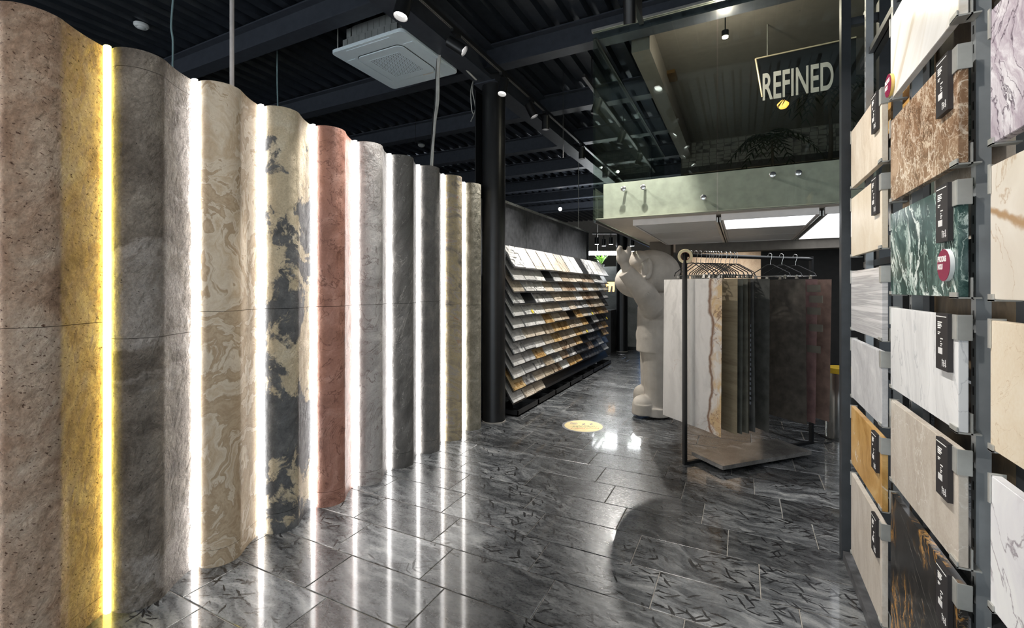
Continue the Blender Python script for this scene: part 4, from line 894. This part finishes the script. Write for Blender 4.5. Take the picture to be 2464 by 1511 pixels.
sh_lab = ['white onyx patterned stone sheet with rust veins hanging on the rail', 'tan striped stone sheet hanging behind the onyx sheet', 'green grey stone sheet hanging behind the tan one', 'grey olive stone sheet hanging in the packed middle of the rail', 'brown black stone sheet hanging beside the label sheet', 'slate sheet with printed labels along its edge on the rail', 'charcoal stone sheet with pale scratches on the rail', 'wide dark umber stone sheet hanging on the rail', 'dusty pink stone sheet hanging near the rail end', 'rose brown stone sheet hanging at the rail end']
HW = .335
def rail_s(u):
    a, b = -.2, 1.7
    for _ in range(50):
        m = (a+b)/2
        if proj_u(PA+RD*m+RN*HW) < u: a = m
        else: b = m
    return a
edges = [1750, 1775, 1788, 1799, 1806, 1813, 1852, 1938, 1967, 2001]
def hanger(c, label):
    h = thing('clip_hanger', c, label, 'hanger', 'clip hangers on the garment rail'); z = Vector((0, 0, 1))
    hook = [c+z*(.020*math.sin(a))+RN*(.020*math.cos(a)) for a in [math.radians(k) for k in range(-30, 211, 30)]]
    MB().tube([c+RN*.004-z*.085, c+RN*.006-z*.055, c+RN*.018-z*.022]+hook, .0022, 6).build('hook', chrome, h, smooth=True)
    top = c-z*.085
    MB().tube([top-RN*.20-z*.105, top-RN*.185-z*.075, top-RN*.03, top+RN*.03, top+RN*.185-z*.075, top+RN*.20-z*.105], .0042, 7).build('shoulder_wire', black_rubber, h, smooth=True)
    MB().cyl(top-RN*.205-z*.100, top+RN*.205-z*.100, .0028, seg=8).build('clip_bar', chrome, h)
    for k in (-.15, .15):
        q = top+RN*k-z*.108; mb = MB(); mb.obox(q, RN, RD, z, .012, .005, .014); mb.cyl(q-RD*.009+z*.012, q+RD*.009+z*.012, .004, seg=8); mb.obox(q-z*.012, RN, RD, z, .014, .007, .005); mb.build('clip', chrome, h)
for i, u in enumerate(edges):
    s_ = rail_s(u) if i else .062
    c = PA+RD*s_; rn = random.Random(i*7+3)
    top, bot = 1.528, (.318 if i != 6 else .30)
    mb = MB(); nx, nz = 10, 12; bend = rn.uniform(-.025, .025); amp = .006 if i == 0 else .012
    for side in (0, 1):
        for j in range(nz+1):
            for k in range(nx+1):
                a = -1+2*k/nx; zz = top+(bot-top)*j/nz
                off = bend*(j/nz)*a*a+amp*math.sin(a*3+i)*(j/nz)
                mb.v.append(tuple(c+RN*(a*HW)+RD*(off+.0008*(1 if side else -1))+Vector((0, 0, zz))))
    n1 = (nx+1)*(nz+1)
    for j in range(nz):
        for k in range(nx):
            q = j*(nx+1)+k; mb.f.append((q, q+1, q+nx+2, q+nx+1)); mb.f.append((n1+q, n1+q+nx+1, n1+q+nx+2, n1+q+1))
    for j in range(nz):
        for k in (0, nx): q = j*(nx+1)+k; mb.f.append((q, q+nx+1, n1+q+nx+1, n1+q))
    for k in range(nx):
        for j in (0, nz): q = j*(nx+1)+k; mb.f.append((q, n1+q, n1+q+1, q+1))
    so = mb.build('stone_sheet', shm[i], smooth=True, origin=c+Vector((0, 0, bot)))
    tag(so, sh_lab[i], 'stone sheet', 'stone veneer sheets on the garment rail')
    if i == 5:
        lb = MB(); z = .55
        while z < 1.18: lb.obox(c+RN*(HW-.03)-RD*.016+Vector((0, 0, z)), RN, RD, (0, 0, 1), .022, .0006, .011); z += .038
        lb.build('printed_labels', plain('pale blue label print', (.32, .34, .38), .6), so)
    if i == 8:
        for k, z in enumerate((1.45, 1.36, 1.26, 1.12, .94)):
            tp = MB(); tp.obox(c+RN*(HW-.02+.02*(k % 2))-RD*.018+Vector((0, 0, z)), RN, RD, (0, 0, 1), .06, .0007, .03); tp.build('tape_patch', plain('grey brown tape', (.16, .14, .11), .6), so)
    hc = c+Vector((0, 0, 1.745))
    hanger(hc, 'black clip hanger with chrome hook holding the '+sh_lab[i].split(' hanging')[0].split(' on the')[0].split(' sheet')[0]+' sheet')
taken = [.062]+[rail_s(u) for u in edges[1:]]
for i, s_ in enumerate((.115, .16, .20, .245, .29, .34, .385, .43, .475, .52)):
    if min(abs(s_-q) for q in taken) < .018: continue
    hanger(PA+RD*s_+Vector((0, 0, 1.745)), 'bare black clip hanger bunched behind the onyx sheet on the rail')
# tape roll on the post
tc = PA+Vector((0, 0, 1.715))-RD*.0+RN*.004; ax = (RD*.6-RN*.75+Vector((0, 0, .15))).normalized()
tr_ = thing('tape_roll', tc, 'roll of cream masking tape hung over the end of the rail', 'tape roll')
def ring(mb, c, ax, r0, r1, h):
    mb.lathe(c, [(r0, -h), (r1, -h), (r1, h), (r0, h), (r0, -h)], 32, ax); mb.f = [f for f in mb.f if len(f) == 4]; return mb
ring(MB(), tc, ax, .036, .058, .012).build('tape', plain('cream tape', (.70, .60, .36), .5), tr_, smooth=True)
ring(MB(), tc, ax, .033, .0358, .012).build('core', plain('red brown card', (.25, .05, .03), .7), tr_, smooth=True)
# bin
bc = Vector((.86, 5.35, 0)); bn = thing('waste_bin', bc, 'round chrome bin with a yellow rim behind the display rack', 'bin')
MB().lathe(bc, [(0, .0), (.13, 0), (.135, .02), (.135, .64), (0, .64)], 32).build('body', chrome, bn, smooth=True)
MB().lathe(bc, [(.10, .641), (.138, .641), (.138, .69), (.10, .69), (0, .68)], 32).build('rim', plain('yellow rim', (.62, .40, .03), .4), bn, smooth=True)
cable('floor_cable', [(.25, 5.3, .006), (.5, 5.1, .006), (.75, 5.2, .006), (.6, 5.5, .006), (.2, 5.6, .006)], .005, cable_black, 'thin black cable curling on the floor under the hanging sheets')

# ================================================================== FLOOR STICKER
sp = on_z(1404, 1025, 0); fs = thing('floor_sticker', (sp.x, sp.y, 0), 'round yellow floor sticker with red COVID lettering', 'sticker')
MB().cyl((sp.x, sp.y, .0004), (sp.x, sp.y, .0012), .225, seg=48).build('border', plain('grey border', (.24, .24, .25), .4), fs)
MB().cyl((sp.x, sp.y, .0013), (sp.x, sp.y, .0019), .200, seg=48).build('disc', plain('pale yellow print', (.80, .66, .34), .45), fs)
M0 = frame_matrix((sp.x, sp.y, .0023), (-CA, -SA, 0), (SA, -CA, 0))
redp = plain('red print', (.55, .09, .07), .5); bluep = plain('navy print', (.10, .10, .25), .5); olive = plain('olive print', (.42, .42, .22), .5)
text_mesh('red_lettering', 'Prevenire COVID-19', .036, redp, M0 @ Matrix.Translation((0, .085, 0)), fs, .95, 0, depth=.0002)
tl = MB()
for j, (w, y) in enumerate(((.26, .045), (.28, .028), (.24, .011), (.18, -.006))):
    a = -w/2
    while a < w/2:
        l = random.uniform(.012, .035); p = M0 @ Vector((a, y, 0)); q = M0 @ Vector((min(a+l, w/2), y+.005, 0)); tl.box(min(p.x, q.x), max(p.x, q.x), min(p.y, q.y), max(p.y, q.y), .0021, .0025); a += l+.008
tl.build('small_print', olive, fs)
for x in (-.10, -.02):
    mb = MB(); 
    for k in range(2):
        p = M0 @ Vector((x+.016*k, -.06+.01*k, 0)); mb.cyl((p.x, p.y, .0020), (p.x, p.y, .0025), .010, seg=12); q = M0 @ Vector((x+.016*k, -.08+.01*k, 0)); mb.cyl((q.x, q.y, .0020), (q.x, q.y, .0025), .006, seg=10)
    mb.build('footprint_mark', bluep, fs)
p = M0 @ Vector((.09, -.085, 0)); mb = MB(); ring(mb, Vector((p.x, p.y, .0023)), Vector((0, 0, 1)), .036, .039, .0002); mb.box(p.x-.03, p.x+.03, p.y-.006, p.y+.006, .0021, .0025); mb.build('oval_emblem', bluep, fs)

# ================================================================== FAR BACKGROUND
conc = rough_stone('grey green concrete', [(.3, (.17, .18, .175)), (.5, (.235, .245, .24)), (.7, (.30, .31, .30))], 3, 1, bump=.15, bscale=12, layers=.2)
bw = thing('concrete_partition', (-2.9, 12.4, 0), 'grey green concrete partition block with a lit niche beyond the far pillar', 'partition')
def pbox(u0, u1, v0, v1, t, dep): 
    a, b = at_t(u0, v1, t), at_t(u1, v0, t); y = a.y; a2, b2 = on_y(u0, v1, y), on_y(u1, v0, y); return (a2.x, b2.x, y, y+dep, max(0, a2.z), b2.z)
x0, x1, y0, y1, z0, z1 = pbox(1380, 1533, 640, 830, 11.4, .4)
na, nb = on_y(1450, 702, y0), on_y(1479, 678, y0)
mb = MB(); mb.box(x0, na.x, y0, y1, 0, z1); mb.box(nb.x, x1, y0, y1, 0, z1); mb.box(na.x, nb.x, y0, y1, 0, na.z); mb.box(na.x, nb.x, y0, y1, nb.z, z1); mb.box(na.x, nb.x, y1-.05, y1, na.z, nb.z); mb.build('block', conc, bw)
MB().box(na.x, nb.x, y1-.06, y1-.052, na.z, nb.z).build('niche_backlight', emis('amber niche light', (1, .55, .18), 1.6), bw)
for i in range(3): MB().cyl((na.x+.08+.1*i, y0+.12, na.z), (na.x+.10+.1*i, y0+.12, na.z+.14), .03, .015, 10).build('niche_ornament', white_plastic, bw)
MB().box(x0, x1, y0-.02, y0-.001, 0, .08).build('baseboard', black_steel, bw)
pl = plain('bright fern leaf', (.16, .34, .05), .5)
for i, (u, v) in enumerate(((1447, 640), (1515, 640))):
    c = on_y(u, v, y0+.15); c.z = z1; f = thing('fern', c, ['green fern on top of the concrete partition by the rack end', 'bright green fern on the concrete partition beside the statue head'][i], 'plant'); rn = random.Random(i)
    MB().lathe(c, [(0, 0), (.06, 0), (.08, .06), (0, .06)], 14).build('pot', black_rubber, f)
    mb = MB()
    for k in range(40):
        a = rn.random()*6.28; L = rn.uniform(.1, .22); h = rn.uniform(.08, .26); p = c+Vector((0, 0, .06)); q = p+Vector((math.cos(a)*L, math.sin(a)*L, h)); m_ = (p+q)/2+Vector((0, 0, .05)); w = Vector((-math.sin(a), math.cos(a), 0))*.025
        b = len(mb.v); mb.v += [tuple(p), tuple(m_+w), tuple(q), tuple(m_-w)]; mb.f.append((b, b+1, b+2, b+3))
    mb.build('fronds', pl, f)
x0, x1, y0, y1, z0, z1 = pbox(1436, 1477, 747, 846, 10.4, .5); z0 = 0; x1 = min(x1, -2.63)
cb = thing('dark_cabinet', (x0, y0, 0), 'dark grey cabinet with a slot beside the far black pillar', 'cabinet')
MB().box(x0-.5, x1, y0, y1, 0, z1).build('body', plain('anthracite laminate', (.035, .036, .038), .5), cb, bevel=.004)
MB().box(x1+.0005, x1+.004, y0+.2, y0+.3, .45, .75).build('slot', black_rubber, cb); MB().box(x1-.1, x1-.06, y0-.004, y0-.0005, .45, .8).build('slot', black_rubber, cb)
x0, x1, y0, y1, z0, z1 = pbox(1533, 1580, 728, 782, 11.6, .05)
tv = thing('screen', ((x0+x1)/2, y0, 0), 'screen with a blue picture on a stand behind the statue', 'screen')
MB().box(x0-.03, x1+.03, y0, y0+.05, z0-.03, z1+.03).build('bezel', black_rubber, tv); MB().box(x0, x1, y0-.002, y0-.0005, z0, z1).build('display', emis('blue picture', (.10, .35, .85), .9), tv)
MB().box((x0+x1)/2-.03, (x0+x1)/2+.03, y0+.01, y0+.04, .03, z0-.03).build('stand_pole', satin, tv); MB().box(x0, x1, y0-.15, y0+.2, 0, .03).build('stand_foot', black_rubber, tv)
lp = thing('suspended_light_panel', at_t(1500, 606, 10.9), 'white suspended light panel above the concrete partition', 'light')
a, b = at_t(1418, 607, 10.9), at_t(1556, 607, 10.9); a.z = b.z = 2.32; n_ = Vector((-SA, CA, 0))
MB().obox((a+b)/2+n_*.4, (CA, SA, 0), n_, (0, 0, 1), (b-a).length/2, .4, .02).build('panel', emis('bright panel', (.95, .98, 1), 14), lp)
for k in (.2, .8): q = a+(b-a)*k+n_*.4; MB().cyl(q+Vector((0, 0, .021)), (q.x, q.y, 3.668), .005, seg=6).build('wire', satin, lp)
for i in range(6):
    p = at_t(1436+i*17, 588+(i % 2)*4, 10.6); s = thing('small_spotlight', p, 'small black spotlight on the far track above the light panel', 'spotlight', 'spotlights on the far track')
    MB().lathe(p, [(0, 0), (.05, 0), (.05, .16), (0, .16)], 14).build('housing', black_steel, s, smooth=True); MB().cyl(p+Vector((0, 0, .16)), p+Vector((0, 0, .24)), .012, seg=8).build('stem', black_steel, s)
a, b = at_t(1425, 570, 10.6), at_t(1560, 570, 10.6); a.z = b.z = at_t(1436, 588, 10.6).z+.24
tag(MB().obox((a+b)/2+Vector((0, 0, .015)), (CA, SA, 0), n_, (0, 0, 1), (b-a).length/2, .02, .015).build('far_track', black_steel), 'far black track carrying small spotlights above the partition', 'track')
dc = on_z(1520, 801, 0); tag(MB().cyl((dc.x, dc.y, .0005), (dc.x, dc.y, .0015), .30, seg=32).build('floor_decal', plain('pink decal', (.55, .25, .26), .5)), 'round pink floor decal in the far aisle by the black pillar', 'decal')
